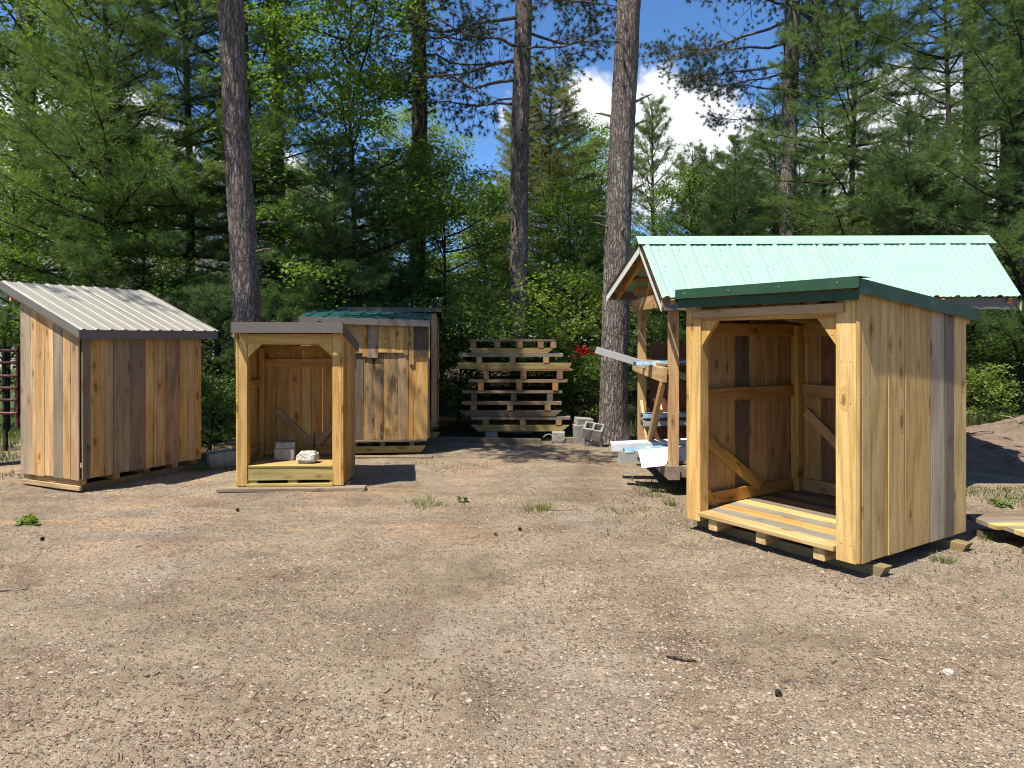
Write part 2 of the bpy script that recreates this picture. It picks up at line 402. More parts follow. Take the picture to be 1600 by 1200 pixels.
WRNG = random.Random(3)
def board(name, parent, a, b, wdir, wd, th, col, sa=0, sb=0, bev0=0, bev1=0, cham=.003, m=None, jit=.0015, label=None):
    """one sawn board from a to b; wd along wdir, th across; sa/sb slope of the end cuts along the width; bev: sled-runner end cut"""
    a = Vector(a); b = Vector(b); z = (b - a); L = z.length; z.normalize()
    x = Vector(wdir); x = (x - z * x.dot(z)).normalized(); y = z.cross(x)
    hw, ht = wd / 2, th / 2; c = min(cham, ht * .45)
    sec = [(-hw + c, -ht), (hw - c, -ht), (hw, -ht + c), (hw, ht - c), (hw - c, ht), (-hw + c, ht), (-hw, ht - c), (-hw, -ht + c)]
    vs = []; J = lambda: WRNG.uniform(-jit, jit)
    for k, (zz, s, bv) in enumerate(((0, sa, bev0), (L * .5, 0, 0), (L, sb, -bev1))):
        bow = J() * 1.5
        for (xx, yy) in sec:
            dz = s * xx + (bv * max(0, (hw - xx) / wd) if bv else 0)
            vs.append((xx + J() + bow, yy + J() * .5, zz + dz))
    fs = []
    for r in range(2):
        for i in range(8):
            j = (i + 1) % 8; fs.append((r * 8 + i, r * 8 + j, r * 8 + 8 + j, r * 8 + 8 + i))
    fs.append(tuple(range(7, -1, -1))); fs.append(tuple(range(16, 24)))
    me = from_polys(name, vs, fs, m or WOOD)
    mtx = Matrix((x, y, z)).transposed().to_4x4(); mtx.translation = a
    o = link(name, me, parent, mtx)
    if col: o.color = col
    if label: o['label'] = label
    return o

def jc(c, v=.1, al=None):
    k = 1 + WRNG.uniform(-v, v); h = WRNG.uniform(-.03, .03)
    a = c[3] if len(c) > 3 else .12
    return (c[0] * k * (1 + h), c[1] * k, c[2] * k * (1 - h), a if al is None else al)
# board colours (albedo) + weathering amount
YEL = (.55, .365, .125, .06); ORG = (.50, .28, .085, .12); TAN = (.45, .29, .13, .25); GRY = (.235, .19, .145, .45)
DGR = (.15, .12, .09, .5); PNK = (.42, .30, .19, .35); TRT = (.40, .33, .13, .15); DKB = (.055, .042, .035, .4); PAL = (.52, .37, .20, .18)
STN = (.42, .27, .11, .95); RED = (.16, .06, .03, .3)


def ribbed(name, parent, o, ex, ey, nrm, L, W0, m, pitch=.229, rib=.019, W1=None, o1=None, phase=.04, minor=True, y0=0, y1=1, mtx=None):
    """ribbed steel sheet: o origin, ex along the eave (length L), ey up the slope (vector), profile stands along nrm"""
    prof = []; x = 0
    segs = [(0, 0)]
    s = phase
    while s < L + pitch:
        for dx, dz in ((-.032, 0), (-.015, rib), (.015, rib), (.032, 0)):
            segs.append((s + dx, dz))
        if minor:
            for q in (1 / 3, 2 / 3):
                for dx, dz in ((-.018, 0), (-.008, rib * .22), (.008, rib * .22), (.018, 0)):
                    segs.append((s + pitch * q + dx, dz))
        s += pitch
    segs = [q for q in segs if 0 <= q[0] <= L]; segs.append((L, 0))
    ex = Vector(ex).normalized(); nrm = Vector(nrm).normalized(); o = Vector(o); ey = Vector(ey)
    exb = ex
    vs = []; n = len(segs); T = .0025
    rows = 5
    for r in range(rows):
        t = y0 + (y1 - y0) * r / (rows - 1)
        for (sx, sz) in segs:
            # the upper edge may be a little longer than the eave
            k = sx if o1 is None else None
            if o1 is None: base = o + ex * sx + ey * t
            else:
                f = sx / L; lo = o + ex * sx; hi = Vector(o1) + ex * (W1 * f); base = lo.lerp(hi, t)
            base = base + nrm * (mnoise.noise(base * 1.7) * .004)
            vs.append(base + nrm * sz)
    nb = len(vs)
    vs += [v - nrm * T for v in vs]
    fs = []
    for r in range(rows - 1):
        for i in range(n - 1):
            q = r * n + i
            fs.append((q, q + 1, q + n + 1, q + n)); fs.append((nb + q, nb + q + n, nb + q + n + 1, nb + q + 1))
    for i in range(n - 1):
        fs.append((i, nb + i, nb + i + 1, i + 1)); q = (rows - 1) * n + i; fs.append((q, q + 1, nb + q + 1, nb + q))
    return link(name, from_polys(name, vs, fs, m), parent)

def box_mesh(name, parts, m):
    """several boxes (centre, half sizes) in one mesh"""
    vs, fs = [], []
    for c, h in parts:
        b = len(vs)
        for sx in (-1, 1):
            for sy in (-1, 1):
                for sz in (-1, 1): vs.append((c[0] + sx * h[0], c[1] + sy * h[1], c[2] + sz * h[2]))
        for q in ((0, 1, 3, 2), (4, 6, 7, 5), (0, 4, 5, 1), (2, 3, 7, 6), (0, 2, 6, 4), (1, 5, 7, 3)): fs.append(tuple(b + i for i in q))
    return from_polys(name, vs, fs, m)

def strip(name, parent, pts, vec, th, m, **k):
    """bent sheet: polyline section pts extruded along vec, thickness th"""
    pts = [Vector(p) for p in pts]; vec = Vector(vec); vs = []; n = len(pts)
    nr = []
    for i in range(n):
        d = (pts[min(i + 1, n - 1)] - pts[max(i - 1, 0)]); nr.append(d.cross(vec).normalized())
    for off in (0, th):
        for e in (Vector(), vec):
            for p, q in zip(pts, nr): vs.append(p + e + q * off)
    fs = []
    for i in range(n - 1):
        fs.append((i, i + 1, n + i + 1, n + i)); fs.append((2 * n + i, 3 * n + i, 3 * n + i + 1, 2 * n + i + 1))
        fs.append((i, 2 * n + i, 2 * n + i + 1, i + 1)); fs.append((n + i, n + i + 1, 3 * n + i + 1, 3 * n + i))
    fs.append((0, n, 3 * n, 2 * n)); fs.append((n - 1, 3 * n - 1, 4 * n - 1, 2 * n - 1))
    return link(name, from_polys(name, vs, fs, m), parent)

def tube_np(pts, rad, sides=6, cap=False):
    pts = np.asarray(pts, float); n = len(pts); rad = np.broadcast_to(rad, (n,))
    d = np.gradient(pts, axis=0); d /= np.linalg.norm(d, axis=1)[:, None] + 1e-9
    ref = np.where(np.abs(d[:, 2:3]) > .9, np.array([[1., 0, 0]]), np.array([[0, 0, 1.]]))
    u = np.cross(d, ref); u /= np.linalg.norm(u, axis=1)[:, None] + 1e-9; vv = np.cross(d, u)
    a = np.linspace(0, 2 * np.pi, sides, endpoint=False)
    ring = pts[:, None] + rad[:, None, None] * (np.cos(a)[None, :, None] * u[:, None] + np.sin(a)[None, :, None] * vv[:, None])
    v = ring.reshape(-1, 3); i = np.arange(n - 1)[:, None] * sides; j = np.arange(sides)[None]; jn = (j + 1) % sides
    f = np.stack([i + j, i + jn, i + sides + jn, i + sides + j], -1).reshape(-1, 4)
    return v, f

def join_np(items):
    vs, fs, k = [], [], 0
    for v, f in items: vs.append(v); fs.append(f + k); k += len(v)
    return np.concatenate(vs), np.concatenate(fs)

# ------------------------------------------------------------------ ground
def gh(x, y):
    n = mnoise.noise(Vector((x * .7, y * .7, 0))) * .018 + mnoise.noise(Vector((x * 2.6, y * 2.6, 4))) * .010 + mnoise.noise(Vector((x * 9, y * 9, 9))) * .0035
    if y > 12.0: n += min(.9, (y - 12.0) * .035)
    # small spoil edge by the open-sided rack
    n -= .10 * math.exp(-(((x - 2.0) / .7) ** 2 + ((y - 8.1) / .5) ** 2))
    return n
xs = np.concatenate([[-400, -200, -100, -60, -40, -28, -20, -15, -12], np.arange(-9.5, 9.51, .055), [12, 15, 20, 28, 40, 60, 100, 200, 400]])
ys = np.concatenate([[-400, -100, -40, -15, -5, 0, 1, 1.6], np.arange(2, 12.6, .05), [12.8, 13.2, 13.8, 14.6, 15.6, 17, 19, 22, 26, 32, 40, 60, 100, 200, 400, 800]])
gx, gy = np.meshgrid(xs, ys)
gz = np.array([gh(a, b) for a, b in zip(gx.ravel(), gy.ravel())])
gv = np.stack([gx.ravel(), gy.ravel(), gz], 1); nx, ny = len(xs), len(ys)
q = (np.arange(ny - 1)[:, None] * nx + np.arange(nx - 1)[None]).ravel()
ground = struct(link('ground', mesh_np('ground', gv, np.stack([q, q + 1, q + nx + 1, q + nx], 1), M_GROUND, smooth=True)))

# dirt mound at the right
mxs = np.linspace(0, 1, 90)
a, b = np.meshgrid(np.linspace(4.6, 11.5, 110), np.linspace(7.3, 12.6, 90))
hz = np.empty(a.shape)
for i in range(a.shape[0]):
    for j in range(a.shape[1]):
        x, y = a[i, j], b[i, j]
        e = math.exp(-(((x - 8.3) / 2.4) ** 2 + ((y - 10.0) / 1.35) ** 2))
        hz[i, j] = -.07 + .72 * e + e * (.10 * mnoise.noise(Vector((x * 1.6, y * 1.6, 2))) + .05 * mnoise.noise(Vector((x * 5, y * 5, 3))) + .025 * mnoise.noise(Vector((x * 14, y * 14, 3))))
mv = np.stack([a.ravel(), b.ravel(), hz.ravel()], 1); q = (np.arange(89)[:, None] * 110 + np.arange(109)[None]).ravel()
struct(link('dirt_mound', mesh_np('dirt_mound', mv, np.stack([q, q + 1, q + 111, q + 110], 1), M_MOUND)))

# loose stones over the yard (uncountable)
rng = np.random.default_rng(11)
def pebbles(n):
    D = 2.1 + 8.5 * rng.random(n) ** 1.8; X = (rng.random(n) * 2 - 1) * (D * .74 + .2)
    clump = np.array([mnoise.noise(Vector((x * 1.1, y * 1.1, 20))) for x, y in zip(X, D)])
    keep = clump * 1.5 + rng.random(n) * .9 > .20; X, D = X[keep], D[keep]; n = len(X)
    s = np.clip(rng.lognormal(-5.45, .46, n), .003, .017)
    octa = np.array([[1, 0, 0], [0, 1, 0], [-1, 0, 0], [0, -1, 0], [0, 0, .8], [0, 0, -.6]])
    of = np.array([[0, 1, 4], [1, 2, 4], [2, 3, 4], [3, 0, 4], [1, 0, 5], [2, 1, 5], [3, 2, 5], [0, 3, 5]])
    v = octa[None] * (1 + .45 * (rng.random((n, 6, 3)) - .5)) + .3 * (rng.random((n, 6, 3)) - .5)
    v *= s[:, None, None] * np.stack([.8 + .7 * rng.random(n), .7 + .5 * rng.random(n), .45 + .3 * rng.random(n)], 1)[:, None]
    a = rng.random(n) * 6.28; ca, sa = np.cos(a)[:, None], np.sin(a)[:, None]
    v = np.stack([v[..., 0] * ca - v[..., 1] * sa, v[..., 0] * sa + v[..., 1] * ca, v[..., 2]], -1)
    z = np.array([gh(x, y) for x, y in zip(X, D)]) + s * .12
    v += np.stack([X, D, z], 1)[:, None]
    f = (np.arange(n)[:, None, None] * 6 + of[None]).reshape(-1, 3)
    return v.reshape(-1, 3), f, np.repeat(rng.random(n), 8)
pv, pf, pt = pebbles(150000)
link('gravel', mesh_np('gravel', pv, pf, M_PEBBLE, pt), kind='stuff')

# needle and bark litter (uncountable)
n = 9500
D = 2.2 + 8 * rng.random(n) ** 1.5; X = (rng.random(n) * 2 - 1) * (D * .74)
cl = np.array([mnoise.noise(Vector((x * .9, y * .9, 40))) for x, y in zip(X, D)]); k = cl > -.05; X, D = X[k], D[k]; n = len(X)
ang = rng.random(n) * 6.28; ln = .012 + .05 * rng.random(n) ** 2; dv = np.stack([np.cos(ang), np.sin(ang), np.zeros(n)], 1); sd = np.stack([-np.sin(ang), np.cos(ang), np.zeros(n)], 1) * (.0012 + .0022 * rng.random(n)[:, None] ** 3)
base = np.stack([X, D, np.array([gh(x, y) for x, y in zip(X, D)]) + .004], 1); up = np.array([0, 0, 1.]) * (.004 * rng.random(n))[:, None]
lv = np.stack([base - dv * ln[:, None] / 2 - sd, base + dv * ln[:, None] / 2 - sd + up, base + dv * ln[:, None] / 2 + sd + up, base - dv * ln[:, None] / 2 + sd, base + np.array([0, 0, .004])], 1).reshape(-1, 3)
lf = (np.arange(n)[:, None, None] * 5 + np.array([[0, 1, 4], [1, 2, 4], [2, 3, 4], [3, 0, 4]])).reshape(-1, 3)
mm, t, bb, _ = mat('needle_litter'); t.l.new(t.ramp(t.new('ShaderNodeAttribute', attribute_name='tone').outputs['Fac'], [(0, (.05, .03, .02)), (.5, (.17, .075, .04)), (1, (.25, .16, .10))]), bb.inputs['Base Color']); bb.inputs['Roughness'].default_value = .9
link('needle_litter', mesh_np('needle_litter', lv, lf, mm, np.repeat(rng.random(n), 4)), kind='stuff')

# ------------------------------------------------------------------ shed on the left: pale grey ribbed lean-to roof
def wall_cuts(origin, dirv, pxs):
    """distance along a wall for picture columns"""
    out = []
    for px in pxs:
        k = (px - 800) / F
        out.append((k * origin[1] - origin[0]) / (dirv[0] - k * dirv[1]))
    return out

def left_shed():
    C = Vector((-4.705, 7.9, 0)); ax = Vector((.422, .907)); ay = Vector((-.907, .422))
    t = thing('plank_shed', 'closed plank shed with pale grey ribbed lean-to roof, beside the maroon gate', 'shed', C * .955 + Vector((0, 0, .072)), math.atan2(.907, .422)); t.scale = (.955,) * 3
    zb = .065; L, G = 1.6, 1.03; s = .405; ztop = 1.655
    # long low wall (faces right)
    cuts = wall_cuts(C, ax, (126, 139, 161, 175.7, 201, 225.3, 238, 256.7, 279.3, 290.7, 301.7, 315))
    cols = [(.19, .155, .12, .4), (.47, .30, .12, .2), (.42, .29, .145, .3), (.30, .225, .15, .5), (.22, .17, .13, .45), (.50, .33, .14, .1), (.46, .31, .15, .2), (.37, .25, .14, .6), (.50, .33, .14, .1), PAL, (.47, .30, .12, .15)]
    for i, c in enumerate(cols):
        x0, x1 = max(cuts[i], 0), min(cuts[i + 1], L)
        board('plank', t, ((x0 + x1) / 2, -.011 + WRNG.uniform(-.002, .002), zb + WRNG.uniform(-.008, .006)), ((x0 + x1) / 2, -.011, ztop), (1, 0, 0), (x1 - x0) - .004, .022, jc(c, .06))
    # gable wall (faces left), cut along the roof slope
    cuts = wall_cuts(C, ay, (126, 113.6, 101, 86.6, 72.5, 59.6, 50.4, 35.0))
    cols = [PNK, (.47, .30, .14, .1), (.26, .22, .175, .45), PAL, (.50, .32, .15, .1), PAL, (.36, .30, .23, .35)]
    for i, c in enumerate(cols):
        y0, y1 = max(cuts[i], -.02), cuts[i + 1]
        ym = (y0 + y1) / 2
        board('plank', t, (-.013 + WRNG.uniform(-.002, .002), ym, zb + WRNG.uniform(-.008, .006)), (-.013, ym, ztop - .02 + s * ym), (0, 1, 0), (y1 - y0) - .004, .022, jc(c, .06), sb=s)
    # the two walls turned away
    for i in range(8):
        y = .02 + (i + .5) * G / 8
        board('plank', t, (L + .013, y, zb), (L + .013, y, ztop - .02 + s * y), (0, 1, 0), G / 8 - .004, .022, jc((ORG, TAN, GRY)[i % 3]), sb=s)
    for i in range(10):
        x = (i + .5) * L / 10
        board('plank', t, (x, G + .013, zb), (x, G + .013, ztop + s * G - .05), (1, 0, 0), L / 10 - .004, .022, jc((TAN, ORG, PAL)[i % 3]))
    # base: runners along the long walls, joists across
    for y in (.12, G - .12):
        board('runner', t, (-.02, y, -.042), (L + .1, y, -.042), (0, 0, 1), .07, .045, jc((.20, .16, .09, .3)), bev0=.06, bev1=.06)  # wood darkened in colour to stand in for shade below the wall
    for x in (.05, .45, .85, 1.25, 1.55):
        board('joist', t, (x, .04, .03), (x, G, .03), (0, 0, 1), .07, .08, jc(TAN))
    board('end_board', t, (-.005, .0, -.03), (-.005, G, -.035), (0, 0, 1), .05, .03, jc(PNK))
    # roof
    e = Vector((1, 0, 0)); up = Vector((0, 1.41, .571)); nr = Vector((0, -.571, 1.41)).normalized()
    o = Vector((-.1, -.12, 1.70))
    for k in range(2):
        ribbed('roof_panel', t, o + e * (k * .95) + nr * .004 * k, e, up, nr, .955, 1, M_GREY, pitch=.165, phase=.05, rib=.013)
    strip('fascia', t, [o + Vector((.0, .004, -.10)), o + Vector((0, .004, .003))], e * 1.88, .004, M_TAUPE)
    for x in (-.1, 1.78):
        rk = [Vector((x, -.115, 1.60)), Vector((x, 1.29, 2.169))]
        strip('rake_trim', t, [Vector((x, -.115, 1.615)), Vector((x, -.115, 1.695))], up * .998, .004, M_TAUPE)
    board('rafter', t, (-.06, -.08, 1.63), (-.06, 1.22, 1.63 + 1.3 * s), (1, 0, 0), .06, .05, jc(TAN))
    board('rafter', t, (1.70, -.08, 1.63), (1.70, 1.22, 1.63 + 1.3 * s), (1, 0, 0), .06, .05, jc(TAN))
    board('rafter', t, (-.08, G + .10, 2.07), (1.75, G + .10, 2.07), (0, 0, 1), .07, .04, jc(TAN))
    # door latch on the corner board
    lt = link('latch', box_mesh('latch', [((0, -.03, 0), (.008, .012, .02)), ((0, -.045, -.015), (.006, .006, .03))], M_DARK), t, Matrix.Translation((.06, 0, .42)))
left_shed()

# ------------------------------------------------------------------ small open-front shed
def small_shed():
    O = Vector((-2.885, 7.62, 0)); t = thing('open_shed', 'small open-front shed with two concrete pieces on its raised floor and a taupe roof edge', 'shed', O, R_(3))
    Wd, Dp = 1.075, .74; zb = .05
    for x in (.047, Wd - .047):
        board('post', t, (x, .047, zb), (x, .047, 1.66), (1, 0, 0), .093, .093, jc((.55, .36, .14, .03), .03))
    for x in (.047, Wd - .047):
        board('post', t, (x, Dp - .05, zb), (x, Dp - .05, 1.50), (1, 0, 0), .06, .06, jc(ORG))
    board('header', t, (.095, .02, 1.603), (Wd - .095, .02, 1.603), (0, 0, 1), .108, .04, jc(YEL, .04))
    board('header', t, (.095, .075, 1.585), (Wd - .095, .075, 1.585), (0, 0, 1), .09, .03, jc(ORG))
    for sx, x0 in ((1, .10), (-1, Wd - .10)):
        v = [(0, 0, 0), (sx * .145, 0, 0), (sx * .125, 0, -.015), (sx * .015, 0, -.12), (0, 0, -.14)]
        vs = [(p[0], y, p[2]) for y in (0, .035) for p in v]
        fs = [tuple(range(5)), tuple(range(9, 4, -1))] + [(i, 5 + i, 5 + (i + 1) % 5, (i + 1) % 5) for i in range(5)]
        o = link('corner_brace', from_polys('corner_brace', vs, fs, WOOD), t, Matrix.Translation((x0, .005, 1.547)), jc(YEL))
    # floor: rim, boards, bearers
    board('rim_joist', t, (.095, .03, .175), (Wd - .095, .03, .175), (0, 0, 1), .135, .04, jc(TRT, .04))
    for i in range(6):
        y = .0 + (i + .5) * (Dp - .05) / 6
        board('floor_board', t, (.10, y, .252), (Wd - .10, y, .252), (0, 1, 0), (Dp - .05) / 6 - .004, .022, jc(TRT if i == 0 else TAN))
    for x in (.14, .56, 1.0):
        board('bearer', t, (x, .02, .09), (x, Dp, .09), (1, 0, 0), .10, .035, jc(TRT))
    for y in (.03, Dp - .08):
        board('runner', t, (.09, y, .058), (Wd - .09, y, .058), (0, 0, 1), .03, .09, jc(TRT))
    # back wall
    xs_ = [.03, .20, .33, .49, .60, .72, .86, .95, 1.05]; cl = [ORG, (.48, .29, .10, .1), ORG, YEL, ORG, (.46, .28, .10, .1), DGR, ORG]
    for i in range(8):
        xm = (xs_[i] + xs_[i + 1]) / 2
        board('plank', t, (xm, Dp + .012, .10), (xm, Dp + .012, 1.52), (1, 0, 0), xs_[i + 1] - xs_[i] - .004, .022, jc(cl[i]))
    board('girt', t, (.08, Dp - .02, 1.33), (Wd - .08, Dp - .02, 1.33), (0, 0, 1), .095, .04, jc(ORG))
    board('girt', t, (.08, Dp - .02, .32), (Wd - .08, Dp - .02, .32), (0, 0, 1), .10, .04, jc(ORG))
    board('girt', t, (.08, Dp - .05, 1.50), (Wd - .08, Dp - .05, 1.50), (0, 0, 1), .05, .04, jc(ORG))
    board('diagonal_brace', t, (.20, Dp - .024, .78), (.62, Dp - .024, .38), (.7, 0, .7), .075, .03, jc((.36, .24, .12, .3)))
    board('diagonal_brace', t, (.98, Dp - .024, .75), (.66, Dp - .024, .38), (.7, 0, -.7), .075, .03, jc((.36, .24, .12, .3)))
    # side walls, sloped with the roof
    sl = -.21
    for x, xi in ((-.012, .02), (Wd + .012, Wd - .02)):
        n = 4; w_ = (Dp + .02) / n
        for i in range(n):
            y = (i + .5) * w_
            board('plank', t, (x, y, zb), (x, y, 1.70 + sl * y), (0, 1, 0), w_ - .0005, .022, jc((ORG, YEL, (.50, .30, .12, .1), TAN)[i] if x > 0 else YEL, .05), sb=sl)
        board('girt', t, (xi, .1, 1.10), (xi, Dp - .08, 1.10), (0, 0, 1), .09, .04, jc(ORG))
        board('girt', t, (xi, .1, .36), (xi, Dp - .08, .36), (0, 0, 1), .09, .04, jc(ORG))
    # roof: ribs run front to back
    o = Vector((-.03, -.12, 1.775)); up = Vector((0, 1.05, -.22)); nr = Vector((0, .22, 1.05)).normalized()
    ribbed('roof_panel', t, o, (1, 0, 0), up, nr, 1.14, 1, M_TAUPE, pitch=.24, phase=.18, minor=False, rib=.022)
    strip('fascia', t, [o + Vector((0, -.004, -.108)), o + Vector((0, -.004, .004))], Vector((1.14, 0, 0)), .004, M_TAUPE)
    for x in (-.034, 1.112):
        strip('rake_trim', t, [Vector((x, -.12, 1.66)), Vector((x, -.12, 1.77))], up, .004, M_TAUPE)
    for x in (-.02, 1.09):
        board('rafter', t, (x, -.1, 1.66), (x, .85, 1.66 - .95 * .21), (0, 0, 1), .07, .025, jc(YEL))
    board('purlin', t, (0, .45, 1.63), (Wd, .45, 1.63), (0, 0, 1), .05, .04, jc(ORG))
small_shed()

def cinder_block(label, loc, rot=(0, 0, 0), L=.39, Wd=.19, H=.19, solid=False, group=None, m=None):
    """hollow block: shells and webs round two through holes along its local z"""
    t_ = .032
    a, b_, h = L / 2, Wd / 2, H / 2
    if solid: xs_, ys_ = [-a, a], [-b_, b_]; hole = set()
    else:
        xs_ = [-a, -a + t_, -t_ / 2, t_ / 2, a - t_, a]; ys_ = [-b_, -b_ + t_, b_ - t_, b_]; hole = {(1, 1), (3, 1)}
    jr = random.Random(label)
    idx, vs, fs = {}, [], []
    def V(i, j, k):
        if (i, j, k) not in idx:
            idx[(i, j, k)] = len(vs); q_ = .004
            vs.append((xs_[i] + jr.uniform(-q_, q_), ys_[j] + jr.uniform(-q_, q_), (-h, h)[k] + jr.uniform(-q_, q_)))
        return idx[(i, j, k)]
    nx_, ny_ = len(xs_) - 1, len(ys_) - 1
    full = lambda i, j: 0 <= i < nx_ and 0 <= j < ny_ and (i, j) not in hole
    for i in range(nx_):
        for j in range(ny_):
            if not full(i, j): continue
            fs.append((V(i, j, 1), V(i + 1, j, 1), V(i + 1, j + 1, 1), V(i, j + 1, 1)))
            fs.append((V(i, j, 0), V(i, j + 1, 0), V(i + 1, j + 1, 0), V(i + 1, j, 0)))
            for (di, dj, p, q_) in ((-1, 0, (i, j), (i, j + 1)), (1, 0, (i + 1, j), (i + 1, j + 1)), (0, -1, (i, j), (i + 1, j)), (0, 1, (i, j + 1), (i + 1, j + 1))):
                if not full(i + di, j + dj): fs.append((V(*p, 0), V(*q_, 0), V(*q_, 1), V(*p, 1)))
    o = link('concrete_block', from_polys('concrete_block', vs, fs, m or M_CONC))
    import bmesh
    bm = bmesh.new(); bm.from_mesh(o.data); bmesh.ops.recalc_face_normals(bm, faces=bm.faces)
    bmesh.ops.bevel(bm, geom=[e for e in bm.edges if e.calc_face_angle(0) > .6], offset=.006, segments=1, affect='EDGES')
    bm.to_mesh(o.data); bm.free()
    o.location = loc; o.rotation_euler = rot
    return tag(o, label, 'concrete block', group)

cinder_block('grey concrete block on the left of the small shed floor, under a thinner one', (-2.52, 8.05, .264 + .065), (0, 0, R_(8)), .215, .19, .13, solid=True)
cinder_block('thin grey concrete block lying on top of the block in the small shed', (-2.515, 8.055, .264 + .131 + .035), (0, 0, R_(12)), .21, .19, .07, solid=True)
cinder_block('grey concrete block lying on the ground left of the small open shed', (-3.62, 9.1, .10), (R_(4), R_(-3), R_(35)), .39, .19, .19)
# pale stone on the floor
def rock(name, label, cat, loc, sc, m, seed, res=12):
    rr = np.random.default_rng(seed); vs, fs = [], []
    for i in range(res + 1):
        for j in range(res * 2):
            th = math.pi * i / res; p = math.pi * j / res
            d = Vector((math.sin(th) * math.cos(p), math.sin(th) * math.sin(p), math.cos(th)))
            e = Vector([math.copysign(abs(q_) ** .6, q_) for q_ in d])
            k = 1 + .18 * mnoise.noise(d * 1.6 + Vector((seed, 0, 0))) + .14 * mnoise.noise(d * 4 + Vector((seed, 3, 0))) + .06 * mnoise.noise(d * 10)
            vs.append((e.x * k * sc[0], e.y * k * sc[1], e.z * k * sc[2]))
    for i in range(res):
        for j in range(res * 2):
            fs.append((i * res * 2 + j, (i + 1) * res * 2 + j, (i + 1) * res * 2 + (j + 1) % (res * 2), i * res * 2 + (j + 1) % (res * 2)))
    o = link(name, from_polys(name, vs, fs, m)); o.location = loc; return tag(o, label, cat)
rock('stone', 'rough whitish stone lump on the small shed floor right of the grey block', 'stone', (-2.31 + .1, 7.83, .264 + .062), (.105, .08, .062), M_STONE, 5, 18)
# thin dark rod leaning on the back wall of the small shed
rv, rf = tube_np([(-2.255, 8.22, .27), (-2.25, 8.24, .55)], .008, 8)
tag(link('rod', mesh_np('rod', rv, rf, M_DARK, smooth=True)), 'thin dark upright rod inside the small open shed behind the pale stone', 'rod')

